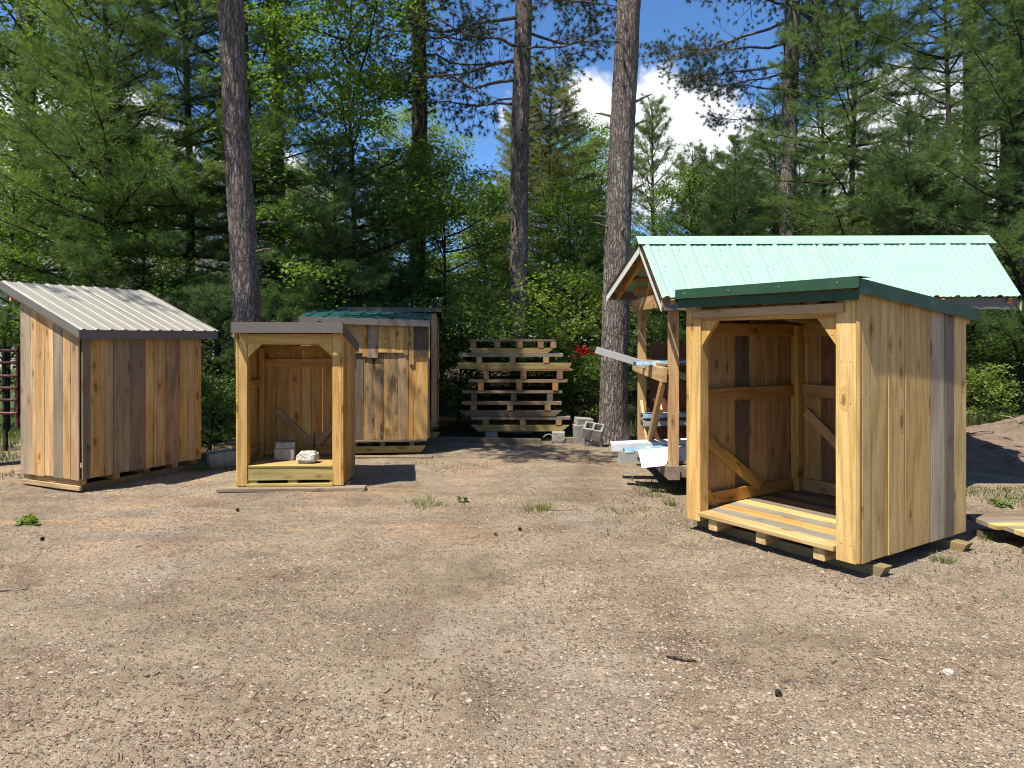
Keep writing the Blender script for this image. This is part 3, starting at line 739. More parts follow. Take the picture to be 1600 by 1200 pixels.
# ------------------------------------------------------------------ shed behind: patched plank wall under a green roof
def patched_shed():
    O = Vector((-2.78, 9.85, 0)); t = thing('patched_shed', 'plank shed with ragged upper boards and green roof, behind the small open shed', 'shed', O, R_(6.8))
    Xc = lambda cx: ((460 + cx / 4.8) - 800) / F * 9.85 + 2.78
    Zc = lambda cyy: 1.6 - ((470 + cyy / 4.8) - HOR) / F * 9.85
    zb = .22
    lo = [(60, 130, ORG), (130, 200, TAN), (200, 270, YEL), (270, 340, ORG), (340, 410, TAN), (410, 448, ORG), (448, 512, DGR), (512, 575, (.48, .33, .13, .7)), (575, 660, (.36, .22, .08, 1.0)), (660, 770, (.50, .33, .11, .75)), (770, 848, (.42, .29, .16, .4)), (848, 890, ORG), (890, 995, (.55, .36, .14, .1))]
    for a, b_, c in lo:
        x0, x1 = Xc(a), Xc(b_)
        board('plank', t, ((x0 + x1) / 2, WRNG.uniform(-.003, .003), zb), ((x0 + x1) / 2, 0, 1.72), (1, 0, 0), x1 - x0 - .004, .022, jc(c, .04))
    hi = [(60, 140, 400, TAN), (140, 215, 395, ORG), (215, 300, 410, YEL), (300, 375, 395, TAN), (375, 412, 400, ORG), (412, 440, 470, ORG), (440, 505, 393, (.50, .35, .16, .25)), (505, 540, 420, ORG), (540, 622, 428, (.33, .26, .18, .5)), (622, 690, 388, YEL), (690, 755, 390, (.52, .33, .13, .1)), (755, 815, 391, YEL), (815, 850, 405, TAN), (850, 888, 480, (.50, .31, .13, .2)), (888, 1000, 415, DKB)]
    for a, b_, y, c in hi:
        x0, x1 = Xc(a), Xc(b_)
        board('plank', t, ((x0 + x1) / 2, -.026 + WRNG.uniform(-.004, .002), Zc(y)), ((x0 + x1) / 2, -.026, 1.80), (1, 0, 0), x1 - x0 - .004, .022, jc(c, .04))
    board('trim_board', t, (Xc(60), -.02, .20), (Xc(990), -.02, .20), (0, 0, 1), .03, .03, jc(DGR))
    board('corner_board', t, (Xc(1006), -.012, Zc(430)), (Xc(1006), -.012, 1.80), (1, 0, 0), .02, .05, jc(YEL))
    Rx = Xc(995)
    for i in range(6):
        y = .02 + (i + .5) * .18
        board('plank', t, (Rx + .012, y, zb), (Rx + .012, y, 1.80 + .17 * y), (0, 1, 0), .176, .022, jc((TAN, GRY, ORG)[i % 3]), sb=.17)
        board('plank', t, (Xc(60) - .012, y, zb), (Xc(60) - .012, y, 1.80 + .17 * y), (0, 1, 0), .176, .022, jc((TAN, YEL, ORG)[i % 3]), sb=.17)
    for i in range(9):
        x = Xc(60) + (i + .5) * (Rx - Xc(60)) / 9
        board('plank', t, (x, 1.1, zb), (x, 1.1, 1.95), (1, 0, 0), (Rx - Xc(60)) / 9 - .004, .022, jc(TAN))
    for x in (.1, .62, 1.0, 1.4):
        board('joist', t, (x, .03, .15), (x, 1.05, .15), (1, 0, 0), .07, .075, jc(GRY))
    for y in (.05, .95):
        board('runner', t, (-.05, y, .075), (1.60, y, .075), (0, 0, 1), .095, .05, jc(TRT), bev0=.07, bev1=.07)
    tl = R_(1.6)  # roof sits a little out of level
    ex = Vector((math.cos(tl), 0, -math.sin(tl))); up = Vector((0, 1.25, .15)); nr = ex.cross(up).normalized()
    o = Vector((-.09, -.14, 1.905))
    ribbed('roof_panel', t, o, ex, up, nr, .90, 1, M_TEAL, pitch=.225, phase=.1, minor=False)
    ribbed('roof_panel', t, o + ex * .885 + nr * .004, ex, up, nr, .87, 1, M_TEAL, pitch=.225, phase=.12, minor=False)
    strip('fascia', t, [o + Vector((0, -.004, -.085)), o + Vector((0, -.004, .004))], ex * 1.74, .004, M_TAUPE)
    strip('rake_trim', t, [o + ex * 1.75 + Vector((0, 0, -.085)), o + ex * 1.75 + Vector((0, 0, -.004))], up, .004, M_TAUPE)
    strip('rake_trim', t, [o + Vector((-.004, 0, -.085)), o + Vector((-.004, 0, -.004))], up, .004, M_TAUPE)
patched_shed()

def back_shed():
    O = Vector((-2.55, 11.05, 0)); t = thing('back_shed', 'shed with brown roof trim mostly hidden behind the patched plank shed', 'shed', O, R_(5.6))
    Wd = 1.40
    for x in (.05, Wd - .05):
        board('post', t, (x, .05, .27), (x, .05, 2.0), (1, 0, 0), .085, .085, jc((.48, .36, .22, .2), .04))
        board('post', t, (x, 1.1, .27), (x, 1.1, 1.85), (1, 0, 0), .07, .07, jc(TAN))
    board('header', t, (.1, .05, 1.95), (Wd - .1, .05, 1.95), (0, 0, 1), .09, .04, jc(TAN))
    board('shelf_board', t, (.1, .1, .32), (Wd - .1, .1, .32), (0, 1, 0), .09, .04, jc(PAL))
    for i in range(8):
        x = .08 + (i + .5) * (Wd - .16) / 8
        board('plank', t, (x, 1.15, .27), (x, 1.15, 1.85), (1, 0, 0), (Wd - .16) / 8 - .004, .022, jc((TAN, DGR, ORG)[i % 3]))
        y = .1 + (i + .5) * .13
        board('plank', t, (-.012, y, .27), (-.012, y, 1.98 - .13 * y), (0, 1, 0), .126, .022, jc((TAN, GRY, ORG)[i % 3]), sb=-.13)
        if i > 0: board('plank', t, (Wd + .012, y, .30), (Wd + .012, y, 1.98 - .13 * y), (0, 1, 0), .126, .022, jc((PAL, TAN)[i % 2]), sb=-.13)
    for i in range(8):
        y = (i + .5) * .14
        board('floor_board', t, (.0, y, .255), (Wd, y, .255), (0, 1, 0), .136, .025, jc((TAN, GRY)[i % 2]))
    for x in (.1, .7, 1.3): board('joist', t, (x, .0, .20), (x, 1.15, .20), (1, 0, 0), .08, .08, jc(DGR))
    for y in (.05, 1.0): board('runner', t, (-.05, y, .12), (Wd + .05, y, .12), (0, 0, 1), .08, .05, jc(TRT), bev0=.06, bev1=.06)
    o = Vector((-.1, -.12, 2.085)); up = Vector((0, 1.45, -.19)); nr = Vector((0, .19, 1.45)).normalized()
    ribbed('roof_panel', t, o, (1, 0, 0), up, nr, 1.57, 1, M_BROWN, pitch=.23, phase=.12, minor=False)
    strip('fascia', t, [o + Vector((0, -.004, -.07)), o + Vector((0, -.004, -.002))], Vector((1.57, 0, 0)), .004, M_BROWN)
    for x in (-.104, 1.47): strip('rake_trim', t, [Vector((x, -.12, 2.01)), Vector((x, -.12, 2.08))], up, .004, M_BROWN)
back_shed()

def loose(name, label, a, b_, wd, th, col, wdir=(0, 1, 0), group=None):
    o = board(name, None, a, b_, wdir, wd, th, col); return tag(o, label, name.replace('_', ' '), group)
loose('ground_board', 'grey weathered board under the front of the small open shed', (-3.08, 7.60, .022), (-1.55, 7.66, .024), .15, .035, jc((.27, .22, .17, .4)))
loose('ground_board', 'thin grey board on the ground under the patched shed', (-2.75, 9.75, .016), (-1.07, 9.74, .016), .12, .026, jc(GRY))
loose('ground_beam', 'long grey timber on the ground in front of the pallet stack', (-1.45, 11.25, .045), (.44, 11.02, .04), .085, .085, jc((.16, .14, .12, .4)))
loose('ground_beam', 'short grey timber end between the concrete blocks', (.70, 11.25, .04), (1.02, 11.2, .04), .08, .075, jc((.20, .18, .155, .4)))

# ------------------------------------------------------------------ stack of shed bases / pallets
def pallet(label, x0, x1, z, deck=.05, joist=.09, runner=.095, n=3, col=TAN, rcol=TRT, jcol=TAN, jx=None, y0=11.35, dep=1.05, rx=None, bev=.12):
    """z is the underside; runner, then joists, then deck boards"""
    t = thing('pallet', label, 'pallet', (x0, y0, z), R_(WRNG.uniform(-.4, .4)), 'stacked timber pallets')
    Lx = x1 - x0; zz = 0
    if runner:
        r0, r1 = (rx[0] - x0, rx[1] - x0) if rx else (-.02, Lx + .02)
        for y in (.0, dep - .1):
            board('runner', t, (r0, y, runner / 2), (r1, y, runner / 2), (0, 0, 1), runner, .045, jc(tuple(q * .66 for q in rcol[:3]) + (rcol[3] + .1,), .05), bev0=bev, bev1=bev)  # timber colours scaled down to paint in the shade over the stack
        zz = runner
    jx = jx or [Lx * .15, Lx * .5, Lx * .86]
    for x in jx:
        board('joist', t, (x, -.03, zz + joist / 2), (x, dep - .05, zz + joist / 2), (1, 0, 0), .09, joist - .002, jc(tuple(q * .6 for q in jcol[:3]) + (jcol[3] + .1,), .12))
    zz += joist
    for i in range(7):
        y = -.03 + (i + .5) * dep / 7
        a = WRNG.uniform(-.02, .02)
        board('deck_board', t, (a, y, zz + deck / 2), (Lx + a, y, zz + deck / 2), (0, 1, 0), dep / 7 - .012, deck - .002, jc(tuple(q * .58 for q in col[:3]) + (col[3] + .1,), .12))
    return t
X_ = lambda cx: ((650 + cx / 4) - 800) / F * 11.3
Z_ = lambda c: 1.6 - ((450 + c / 4) - HOR) / F * 11.3
LB = 'in the pallet stack'
def jl(x0, xs2): return [X_(a) - x0 for a in xs2]
GRL = (.34, .31, .27, .3)
def stack():
    x = X_(345); pallet('bottom pallet of the stack, on concrete blocks, with yellowish slant-ended runner', x, X_(965), Z_(898), Z_(805) - Z_(825), Z_(825) - Z_(858), Z_(858) - Z_(898), col=GRL, jx=jl(x, (436, 670, 892)), rx=(X_(340), X_(960)))
    x = X_(280); pallet('second pallet from the bottom of the stack, with a dark brown runner', x, X_(905), Z_(804), Z_(710) - Z_(732), Z_(732) - Z_(766), Z_(766) - Z_(804), col=PNK, rcol=(.17, .12, .08, .4), jcol=PAL, jx=jl(x, (360, 588, 823)), rx=(X_(265), X_(915)))
    x = X_(293); pallet('third pallet from the bottom of the stack, with no runner under it', x, X_(918), Z_(709), Z_(643) - Z_(660), Z_(660) - Z_(709), 0, col=PNK, jcol=DGR, jx=jl(x, (362, 610, 838)))
    x = X_(330); pallet('fourth pallet from the bottom of the stack, with pale orange joists', x, X_(950), Z_(642), Z_(573) - Z_(592), Z_(592) - Z_(642), 0, col=PNK, jcol=ORG, jx=jl(x, (405, 645, 872)))
    x = X_(380); pallet('fifth pallet from the bottom of the stack, with a thin reddish deck', x, X_(978), Z_(572), Z_(507) - Z_(520), Z_(520) - Z_(572), 0, col=(.40, .23, .11, .2), jcol=(.32, .18, .10, .3), jx=jl(x, (438, 672, 900)))
    x = X_(265); pallet('second pallet from the top of the stack, with a wide greenish runner overhanging', x, X_(920), Z_(506), Z_(410) - Z_(432), Z_(432) - Z_(468), Z_(468) - Z_(506), col=GRL, jcol=PAL, jx=jl(x, (396, 604, 814)), rx=(X_(250), X_(975)), bev=.05)
    x = X_(330); pallet('topmost pallet of the stack, narrower and with five joists showing', x, X_(875), Z_(409), Z_(322) - Z_(335), Z_(335) - Z_(375), Z_(375) - Z_(409), col=GRY, jcol=TAN, jx=jl(x, (358, 508, 648, 780, 860)), rx=(X_(320), X_(868)))
stack()
cinder_block('dark concrete block under the left of the pallet stack', (X_(466), 11.5, .075), (0, 0, .1), .19, .3, .15, True)
cinder_block('tan concrete block under the right end of the pallet stack', (X_(890), 11.32, .085), (0, 0, -.06), .20, .3, .15, True)
cinder_block('dark concrete block under the far end of the pallet stack', (X_(640), 12.3, .075), (0, 0, 0), .5, .2, .15, True)
# block pile by the pine
cinder_block('tilted concrete block, square hole up, atop the pile by the right pine', Pt(927, 674, 10.75), (R_(20), R_(9), R_(-14)), .29, .25, .18, group='concrete block pile')
cinder_block('dark concrete block under the tilted block by the right pine', Pt(926, 695, 10.85), (R_(8), R_(-6), R_(12)), .26, .24, .19, True, group='concrete block pile')
cinder_block('grey concrete block lying at the back of the pile', Pt(912, 658, 11.25), (R_(3), R_(4), R_(12)), .26, .2, .10, True, group='concrete block pile')
cinder_block('lower grey concrete block at the left of the pile', Pt(907, 680, 11.2), (R_(2), R_(-3), R_(6)), .2, .2, .34, True, group='concrete block pile')
# loose loop of wire by the pallet stack
wp = [Vector((X_(790) + .05 * k, 11.05 + .02 * math.sin(k), .10 + .05 * math.sin(k * .9))) for k in range(8)]
wv, wf = tube_np([tuple(p) for p in wp], .006, 6)
tag(link('wire', mesh_np('wire', wv, wf, M_SILVER, smooth=True)), 'loose grey wire curling by the pallet stack blocks', 'wire')

# ------------------------------------------------------------------ gabled wood rack with mint roof
def gable_rack():
    t = thing('gable_rack', 'open-sided timber rack with long mint green gable roof, behind the large open shed', 'storage rack', (1.5, 7.3, 0), 0)
    B = Vector((1.5, 7.3, 0)); V = lambda x, y, z: Vector((x, y, z)) - B
    XL, XR = 1.70, 4.62; YF, YB = 7.62, 9.35
    rc = (.48, .32, .17, .15)
    for x in (XL, XR):
        board('post', t, V(x, YF, .17), V(x, YF, 2.0), (1, 0, 0), .10, .10, jc(rc, .05))
        board('post', t, V(x - .02, YB, .17), V(x - .02, YB, 2.25), (1, 0, 0), .10, .10, jc(rc, .05))
        board('tie_beam', t, V(x - .075, YF - .12, 2.02), V(x - .095, YB + .2, 2.04), (0, 0, 1), .15, .045, jc(rc, .05))
        board('king_post', t, V(x - .03, 8.25, 2.0), V(x - .03, 8.25, 2.62), (0, 1, 0), .09, .045, jc(ORG))
        board('strut', t, V(x - .03, 8.95, 2.10), V(x - .03, 8.3, 2.55), (0, 0, 1), .08, .04, jc(ORG))
        board('sill', t, V(x - .02, YF - .12, .21), V(x - .02, YB + .1, .21), (0, 0, 1), .14, .12, jc((.25, .20, .16, .4)))
        board('shelf_arm', t, V(x - .10, YF - .03, 1.22), V(x - .10, YB + .1, 1.27), (0, 0, 1), .15, .05, jc(PAL))
        board('diagonal_brace', t, V(x - .10, YF + .05, 1.15), V(x - .10, 8.55, .3), (0, 1, 0), .09, .045, jc(TAN))
        board('diagonal_brace', t, V(x - .05, 8.05, .85), V(x - .05, 8.75, .3), (0, 1, 0), .08, .04, jc(PAL))
        board('diagonal_brace', t, V(x - .05, YB - .1, .8), V(x - .05, 8.8, .3), (0, 1, 0), .08, .04, jc(PAL))
    for y, z in ((YF, 1.96), (YB, 2.22)):
        board('plate_beam', t, V(XL - .12, y, z), V(XR + .15, y, z), (0, 0, 1), .12, .08, jc(ORG))
    for y in (YF, YB):
        board('sill', t, V(XL, y, .21), V(XR, y, .21), (0, 0, 1), .12, .1, jc((.25, .20, .16, .4)))
    for i in range(9):
        y = YF + .1 + i * .2
        board('shelf_board', t, V(XL - .06, y, .295), V(XR, y, .295), (0, 1, 0), .17, .03, jc((GRY, TAN)[i % 2]))
    for i in range(8):
        y = YF + .15 + i * .21
        board('shelf_board', t, V(XL - .1, y, 1.325), V(XR, y, 1.33), (0, 1, 0), .12, .025, jc((GRY, TAN)[i % 2]))
    for i in range(10):
        x = XL + .22 + i * .27
        board('plank', t, V(x, YB + .02, .3), V(x, YB + .02, 1.55), (1, 0, 0), .26, .022, jc(RED, .1))
    # feet
    for x in (2.5, 3.6, XR):
        for y in (YF + .25, YB):
            o = link('foot_block', box_mesh('foot_block', [((0, 0, .045), (.10, .14, .10))], M_CONC), t); o.location = V(x, y, 0)
    # roof
    e0, e1 = V(1.515, 7.3, 2.02), V(5.14, 7.3, 2.03)
    r0, r1 = V(1.455, 8.2, 2.725), V(5.36, 8.2, 2.735)
    b0, b1 = V(1.27, 9.7, 2.24), V(5.5, 9.7, 2.20)
    nF = (e1 - e0).cross(r0 - e0).normalized(); nB = (r1 - r0).cross(b0 - r0).normalized()
    n = 4; LF = (e1 - e0).length; LR = (r1 - r0).length
    for k in range(n):
        lo = e0.lerp(e1, k / n); hi = r0.lerp(r1, k / n)
        ribbed('roof_panel', t, lo + nF * .003 * (k % 2), (e1 - e0), hi - lo, nF, LF / n + .004, 1, M_MINT, pitch=LF / 17, phase=.05 if k == 0 else .05 + .0, o1=hi + nF * .003 * (k % 2), W1=LR / n + .004)
        lo = b0.lerp(b1, k / n)
        ribbed('roof_panel', t, lo, (b1 - b0), hi - lo, nB, LF / n + .08, 1, M_MINT, pitch=LF / 17, phase=.05, o1=hi, W1=LR / n + .004)
    ud = (e0 - r0).normalized(); ub = (b0 - r0).normalized()
    cap = [r0 + ud * .13 + nF * .022, r0 + ud * .065 + nF * .026, r0 + Vector((0, 0, .04)), r0 + ub * .13 + nB * .022]
    cap = [c - (r1 - r0) * .012 for c in cap]
    strip('ridge_cap', t, cap[::-1], (r1 - r0) * 1.025, .003, M_MINT)
    # eave fascia and rake trims
    strip('fascia', t, [e0 + Vector((.02, .035, -.125)), e0 + Vector((.02, .035, -.008))], (e1 - e0) * .985, .004, M_TAUPE)
    strip('fascia', t, [b0 + Vector((.02, -.03, -.12)), b0 + Vector((.02, -.03, -.01))], (b1 - b0) * .985, .004, M_TAUPE)
    for a, r, c in ((e0, r0, b0), (e1, r1, b1)):
        s = -.006 if a is e0 else .002
        for p, q_ in ((a, r), (c, r)):
            strip('rake_trim', t, [p + Vector((s, 0, -.145)), p + Vector((s, 0, -.055))], (q_ - p) * .985, .004, M_OFFW)
            strip('rake_edge', t, [p + Vector((s - .006, 0, -.055)), p + Vector((s - .006, 0, -.004))], (q_ - p), .004, M_BROWN)
    # rafters and purlins under the sheets
    for k in range(6):
        f = .03 + k * .188
        for p0, p1, q0, q1 in ((e0, e1, r0, r1), (b0, b1, r0, r1)):
            a = p0.lerp(p1, f) + Vector((0, 0, -.085)); b_ = q0.lerp(q1, f) + Vector((0, 0, -.085))
            board('rafter', t, a.lerp(b_, .03), a.lerp(b_, .985), (0, 0, 1), .10, .04, jc(ORG))
    for f in (.3, .6, .85):
        for p0, p1, q0, q1 in ((e0, e1, r0, r1), (b0, b1, r0, r1)):
            a = p0.lerp(q0, f); b_ = p1.lerp(q1, f)
            board('purlin', t, a + Vector((.02, 0, -.022)), b_ + Vector((-.02, 0, -.022)), (q0 - p0), .08, .022, jc(ORG))
    # screw heads along the eave
    for k in range(16):
        for hgt in (.07, .5, .80):
            f_ = (k + .72) / 17; c = e0.lerp(e1, f_).lerp(r0.lerp(r1, f_), hgt) + nF * .004
            link('screw', SCREW, t, Matrix.Translation(c))
SCREW = mesh_np('screw', *[np.array(q_) for q_ in ([(.009, 0, 0), (0, .009, 0), (-.009, 0, 0), (0, -.009, 0), (0, 0, .008)], [(0, 1, 4), (1, 2, 4), (2, 3, 4), (3, 0, 4), (0, 3, 2), (0, 2, 1)])], M_SCREW)
gable_rack()

# folded steel trims stored on the rack
def trim(label, a, b_, prof, m, group='folded steel trims on the rack'):
    """prof: list of (side, up) offsets"""
    a = Vector(a); b_ = Vector(b_); d = (b_ - a).normalized(); s = Vector((0, 0, 1)).cross(d).normalized(); u = d.cross(s)
    o = strip('metal_trim', None, [s * p + u * q_ for p, q_ in prof], b_ - a, .003, m)
    o.location = a; return tag(o, label, 'metal trim', group)
trim('long white folded trim sticking out at the back of the low bundle', Pt(955, 698, 8.35), (4.2, 8.35, .50), [(-.02, -.05), (-.02, .03), (.08, .05)], M_WHITE)
trim('dark grey channel trim in the middle of the low bundle', Pt(967, 716, 8.05), (4.2, 8.05, .44), [(-.06, .05), (-.06, -.03), (.05, -.03), (.05, .04)], M_SILVER)
trim('blue film covered channel in the low bundle', Pt(975, 706, 8.15), (4.2, 8.15, .50), [(-.06, .0), (-.05, .035), (.06, .04), (.07, 0)], M_BLUE)
trim('broad white flat trim hanging off the front of the rack', Pt(999, 714, 7.75), (4.3, 7.75, .62), [(-.10, -.10), (.03, .05), (.10, .06)], M_WHITE)
trim('clear wrapped silver trim end on the low bundle', Pt(992, 711, 7.95), (3.6, 7.95, .50), [(-.03, -.02), (-.03, .045), (.06, .045), (.06, -.02)], M_SILVER)
trim('long grey angle slanting up past the right pine trunk', Pt(931, 546, 8.75), (2.05, 8.45, 1.16), [(-.02, -.045), (-.02, .03), (.05, .035)], M_SILVER)
trim('blue film covered bundle on the upper shelf', Pt(992, 569, 8.2), (3.9, 8.2, 1.37), [(-.10, -.01), (-.09, .025), (.10, .03), (.12, -.02)], M_BLUE)
trim('short blue bundle on the middle of the rack', Pt(1003, 650, 8.9), (3.9, 8.9, .72), [(-.08, -.02), (-.08, .03), (.10, .03), (.10, -.03)], M_BLUE)
trim('grey channel under the short blue bundle', Pt(1003, 660, 8.9), (3.9, 8.9, .62), [(-.08, -.04), (-.08, .02), (.10, .02), (.10, -.04)], M_SILVER)

# ------------------------------------------------------------------ large open shed on the right
def right_shed():
    u = Vector((.829, .56)); v = Vector((-.56, .829)); C = Vector((2.304, 4.84)); WF, WS = 1.475, 1.49
    Lp = C + v * WF
    t = thing('open_shed', 'large new open-front shed with dark green roof edge and striped floor boards', 'shed', (Lp.x, Lp.y, 0), math.atan2(-.829, .56))
    zb = .10; sl = -.098
    ZF = 1.885
    # corner posts: boxed from boards
    board('post', t, (.065, .05, zb), (.065, .05, ZF - .02), (1, 0, 0), .13, .10, jc((.58, .40, .17, .03), .02))
    board('post', t, (WF - .075, .05, zb - .01), (WF - .075, .05, ZF + .005), (1, 0, 0), .145, .10, jc((.60, .42, .18, .02), .02))
    for x in (.05, WF - .05): board('post', t, (x, WS - .06, .18), (x, WS - .06, ZF - .16), (1, 0, 0), .08, .08, jc(YEL))
    board('header', t, (.05, -.014, 1.805), (WF - .08, -.014, 1.815), (0, 0, 1), .065, .025, jc((.42, .30, .17, .3), .02))
    board('header', t, (.13, .03, 1.80), (WF - .15, .03, 1.80), (0, 0, 1), .10, .04, jc(YEL))
    for sx, x0 in ((1, .132), (-1, WF - .15)):
        vv = [(0, 0, 0), (sx * .18, 0, 0), (sx * .16, 0, -.01), (sx * .01, 0, -.21), (0, 0, -.23)]
        vs = [(p[0], y, p[2]) for y in (0, .04) for p in vv]
        fs = [tuple(range(5)), tuple(range(9, 4, -1))] + [(i, 5 + i, 5 + (i + 1) % 5, (i + 1) % 5) for i in range(5)]
        link('corner_brace', from_polys('corner_brace', vs, fs, WOOD), t, Matrix.Translation((x0, .02, 1.772)), jc(YEL))
    # floor
    fc = [(.52, .37, .19, .1), (.26, .245, .22, .35), (.55, .31, .11, .08), (.27, .25, .225, .35), (.56, .41, .19, .05), (.20, .17, .14, .4), TAN, (.17, .14, .11, .4), TAN, GRY]
    n = 10; wd = (WS - .04) / n
    for i in range(n):
        y = -.03 + (i + .5) * wd
        x0 = .13 if i == 0 or y < .12 else .04
        board('floor_board', t, (x0, y, .163), (WF - (.15 if y < .12 else .04), y, .163), (0, 1, 0), wd - .006, .034, jc(fc[i], .03))
    for x in (.26, .72, 1.20):
        board('joist', t, (x, .0, .098), (x, WS - .05, .098), (1, 0, 0), .085, .09, jc((.56, .42, .22, .1), .03))
    for y, e in ((.22, .10), (WS - .2, .14)):
        board('runner', t, (-.10, y, .026), (WF + e, y, .026), (0, 0, 1), .075, .10, jc((.25, .20, .10, .2)), bev1=.04)  # runner colour darkened to carry the shadow beneath the floor
    # side wall facing the camera
    cuts = wall_cuts(C, u, (1336.5, 1341, 1355.4, 1382.3, 1408.4, 1448.8, 1471, 1485.5, 1506))
    cuts[-1] = WS + .005
    sc = [(.50, .36, .17, .05), (.53, .37, .165, .05), (.55, .39, .175, .06), (.55, .38, .17, .06), (.54, .36, .155, .05), (.40, .32, .235, .3), (.17, .145, .11, .45), (.56, .40, .185, .05)]
    for i, c in enumerate(sc):
        y0, y1 = cuts[i], cuts[i + 1]; ym = (y0 + y1) / 2
        board('plank', t, (WF + .013 + WRNG.uniform(-.003, .003), ym, zb + WRNG.uniform(-.004, .004)), (WF + .013, ym, ZF + .04 + sl * ym), (0, 1, 0), y1 - y0 - .0045, .025, jc(c, .08), sb=sl, cham=.006)
    # far side wall (seen from inside)
    ys_ = [-.0, .21, .46, .60, .80, 1.02, 1.20, 1.36, WS]
    lc = [YEL, (.48, .33, .16, .1), (.50, .33, .15, .1), DGR, (.48, .33, .165, .12), (.46, .31, .15, .1), (.40, .26, .12, .15), (.42, .27, .12, .1)]
    for i, c in enumerate(lc):
        y0, y1 = ys_[i], ys_[i + 1]; ym = (y0 + y1) / 2
        board('plank', t, (-.013, ym, zb), (-.013, ym, ZF + .05 + sl * ym), (0, 1, 0), y1 - y0 - .001, .025, jc(c, .04), sb=sl, cham=.005)
    # back wall
    xs_ = [0, .12, .26, .40, .50, .66, .82, .98, 1.14, 1.30, WF]
    bc = [YEL, (.44, .30, .15, .1), (.20, .12, .07, .3), YEL, RED, ORG, TAN, DGR, YEL, ORG]
    for i, c in enumerate(bc):
        x0, x1 = xs_[i], xs_[i + 1]; xm = (x0 + x1) / 2
        board('plank', t, (xm, WS + .013, zb), (xm, WS + .013, ZF + .03 + sl * WS), (1, 0, 0), x1 - x0 - .004, .025, jc(c, .04))
    # girts and braces inside
    for z, h in ((1.685, .11), (1.12, .115), (.24, .11)):
        board('girt', t, (.025, .10, z), (.025, WS - .10, z), (0, 0, 1), h, .04, jc(ORG))
        board('girt', t, (.10, WS - .025, z), (WF - .1, WS - .025, z), (0, 0, 1), h, .04, jc((.48, .32, .16, .1)))
        board('girt', t, (WF - .02, .10, z), (WF - .02, WS - .10, z), (0, 0, 1), h, .04, jc(ORG))
    board('diagonal_brace', t, (.03, .10, .80), (.03, .90, .27), (0, .5, .7), .10, .035, jc(YEL))
    board('diagonal_brace', t, (.03, .11, .34), (.03, .32, .18), (0, .5, .7), .09, .035, jc(YEL))
    board('diagonal_brace', t, (.12, WS - .03, .92), (.75, WS - .03, .40), (.5, 0, .7), .09, .035, jc(PAL))
    # roof
    o = Vector((-.05, -.09, ZF + .10)); up = Vector((0, WS + .20, sl * (WS + .2))); nr = Vector((0, -sl, 1)).normalized()
    ribbed('roof_panel', t, o + Vector((0, 0, -.012)), (1, 0, 0), up, nr, .80, 1, M_DGREEN, phase=.11)
    ribbed('roof_panel', t, o + Vector((.795, 0, -.008)), (1, 0, 0), up, nr, .80, 1, M_DGREEN, phase=.10)
    for k in range(4):
        y = .05 + k * .46
        board('rafter', t, (.0, y, ZF + .055 + sl * y), (WF, y, ZF + .055 + sl * y), (0, 1, 0), .06, .035, jc(YEL))
    for x in (.35, .75, 1.15):
        board('rafter', t, (x, .06, ZF + .0), (x, WS - .05, ZF + .0 + sl * WS), (0, 0, 1), .07, .038, jc(YEL))
    L = Vector((WF + .13, 0, 0))
    strip('roof_trim', t, [o + Vector((0, .13, .024)), o + Vector((0, -.012, .026)), o + Vector((0, -.014, -.045)), o + Vector((0, -.030, -.050))], L, .003, M_DGREEN)
    strip('fascia', t, [o + Vector((.01, .012, -.125)), o + Vector((.01, .008, -.055))], L * .985, .003, M_DGREEN)
    for x in (-.052, WF + .074):
        strip('rake_trim', t, [Vector((x, -.095, ZF + .02)), Vector((x, -.095, ZF + .117))], up, .003, M_DGREEN)
        strip('rake_trim', t, [Vector((x, -.095, ZF + .118)), Vector((x - (.12 if x > 0 else -.12), -.095, ZF + .119))], up, .003, M_DGREEN)
    for k in range(4):
        link('screw', SCREW, t, Matrix.Translation(o + Vector((.1 + k * .45, -.016, -.01))) @ Matrix.Rotation(R_(90), 4, 'X'))
    board('rafter_end', t, (WF - .02, WS + .02, ZF - .14), (WF - .02, WS + .10, ZF - .145), (0, 0, 1), .03, .05, jc(YEL))
right_shed()

# deck pallet at the right edge
def deck():
    t = thing('deck_pallet', 'low pallet deck of mixed grey and yellow boards at the right edge', 'pallet', (3.80, 5.22, 0), R_(3))
    cl = [(.26, .24, .21, .3), (.55, .42, .2, .05), (.55, .42, .19, .05), (.30, .28, .25, .3), (.54, .40, .17, .05), (.24, .21, .18, .35), GRY, (.14, .11, .08, .5)]
    for i, c in enumerate(cl):
        y = (i + .5) * .098
        board('deck_board', t, (-.02 + (.06 if i < 4 else 0), y, .135), (1.5, y, .135), (0, 1, 0), .094, .032, jc(c, .05))
    for x in (.25, .8, 1.4): board('joist', t, (x, .02, .085), (x, .76, .085), (1, 0, 0), .08, .065, jc(GRY))
    for y in (.12, .62): board('runner', t, (.0, y, .03), (1.5, y, .03), (0, 0, 1), .05, .08, jc(DGR))
deck()

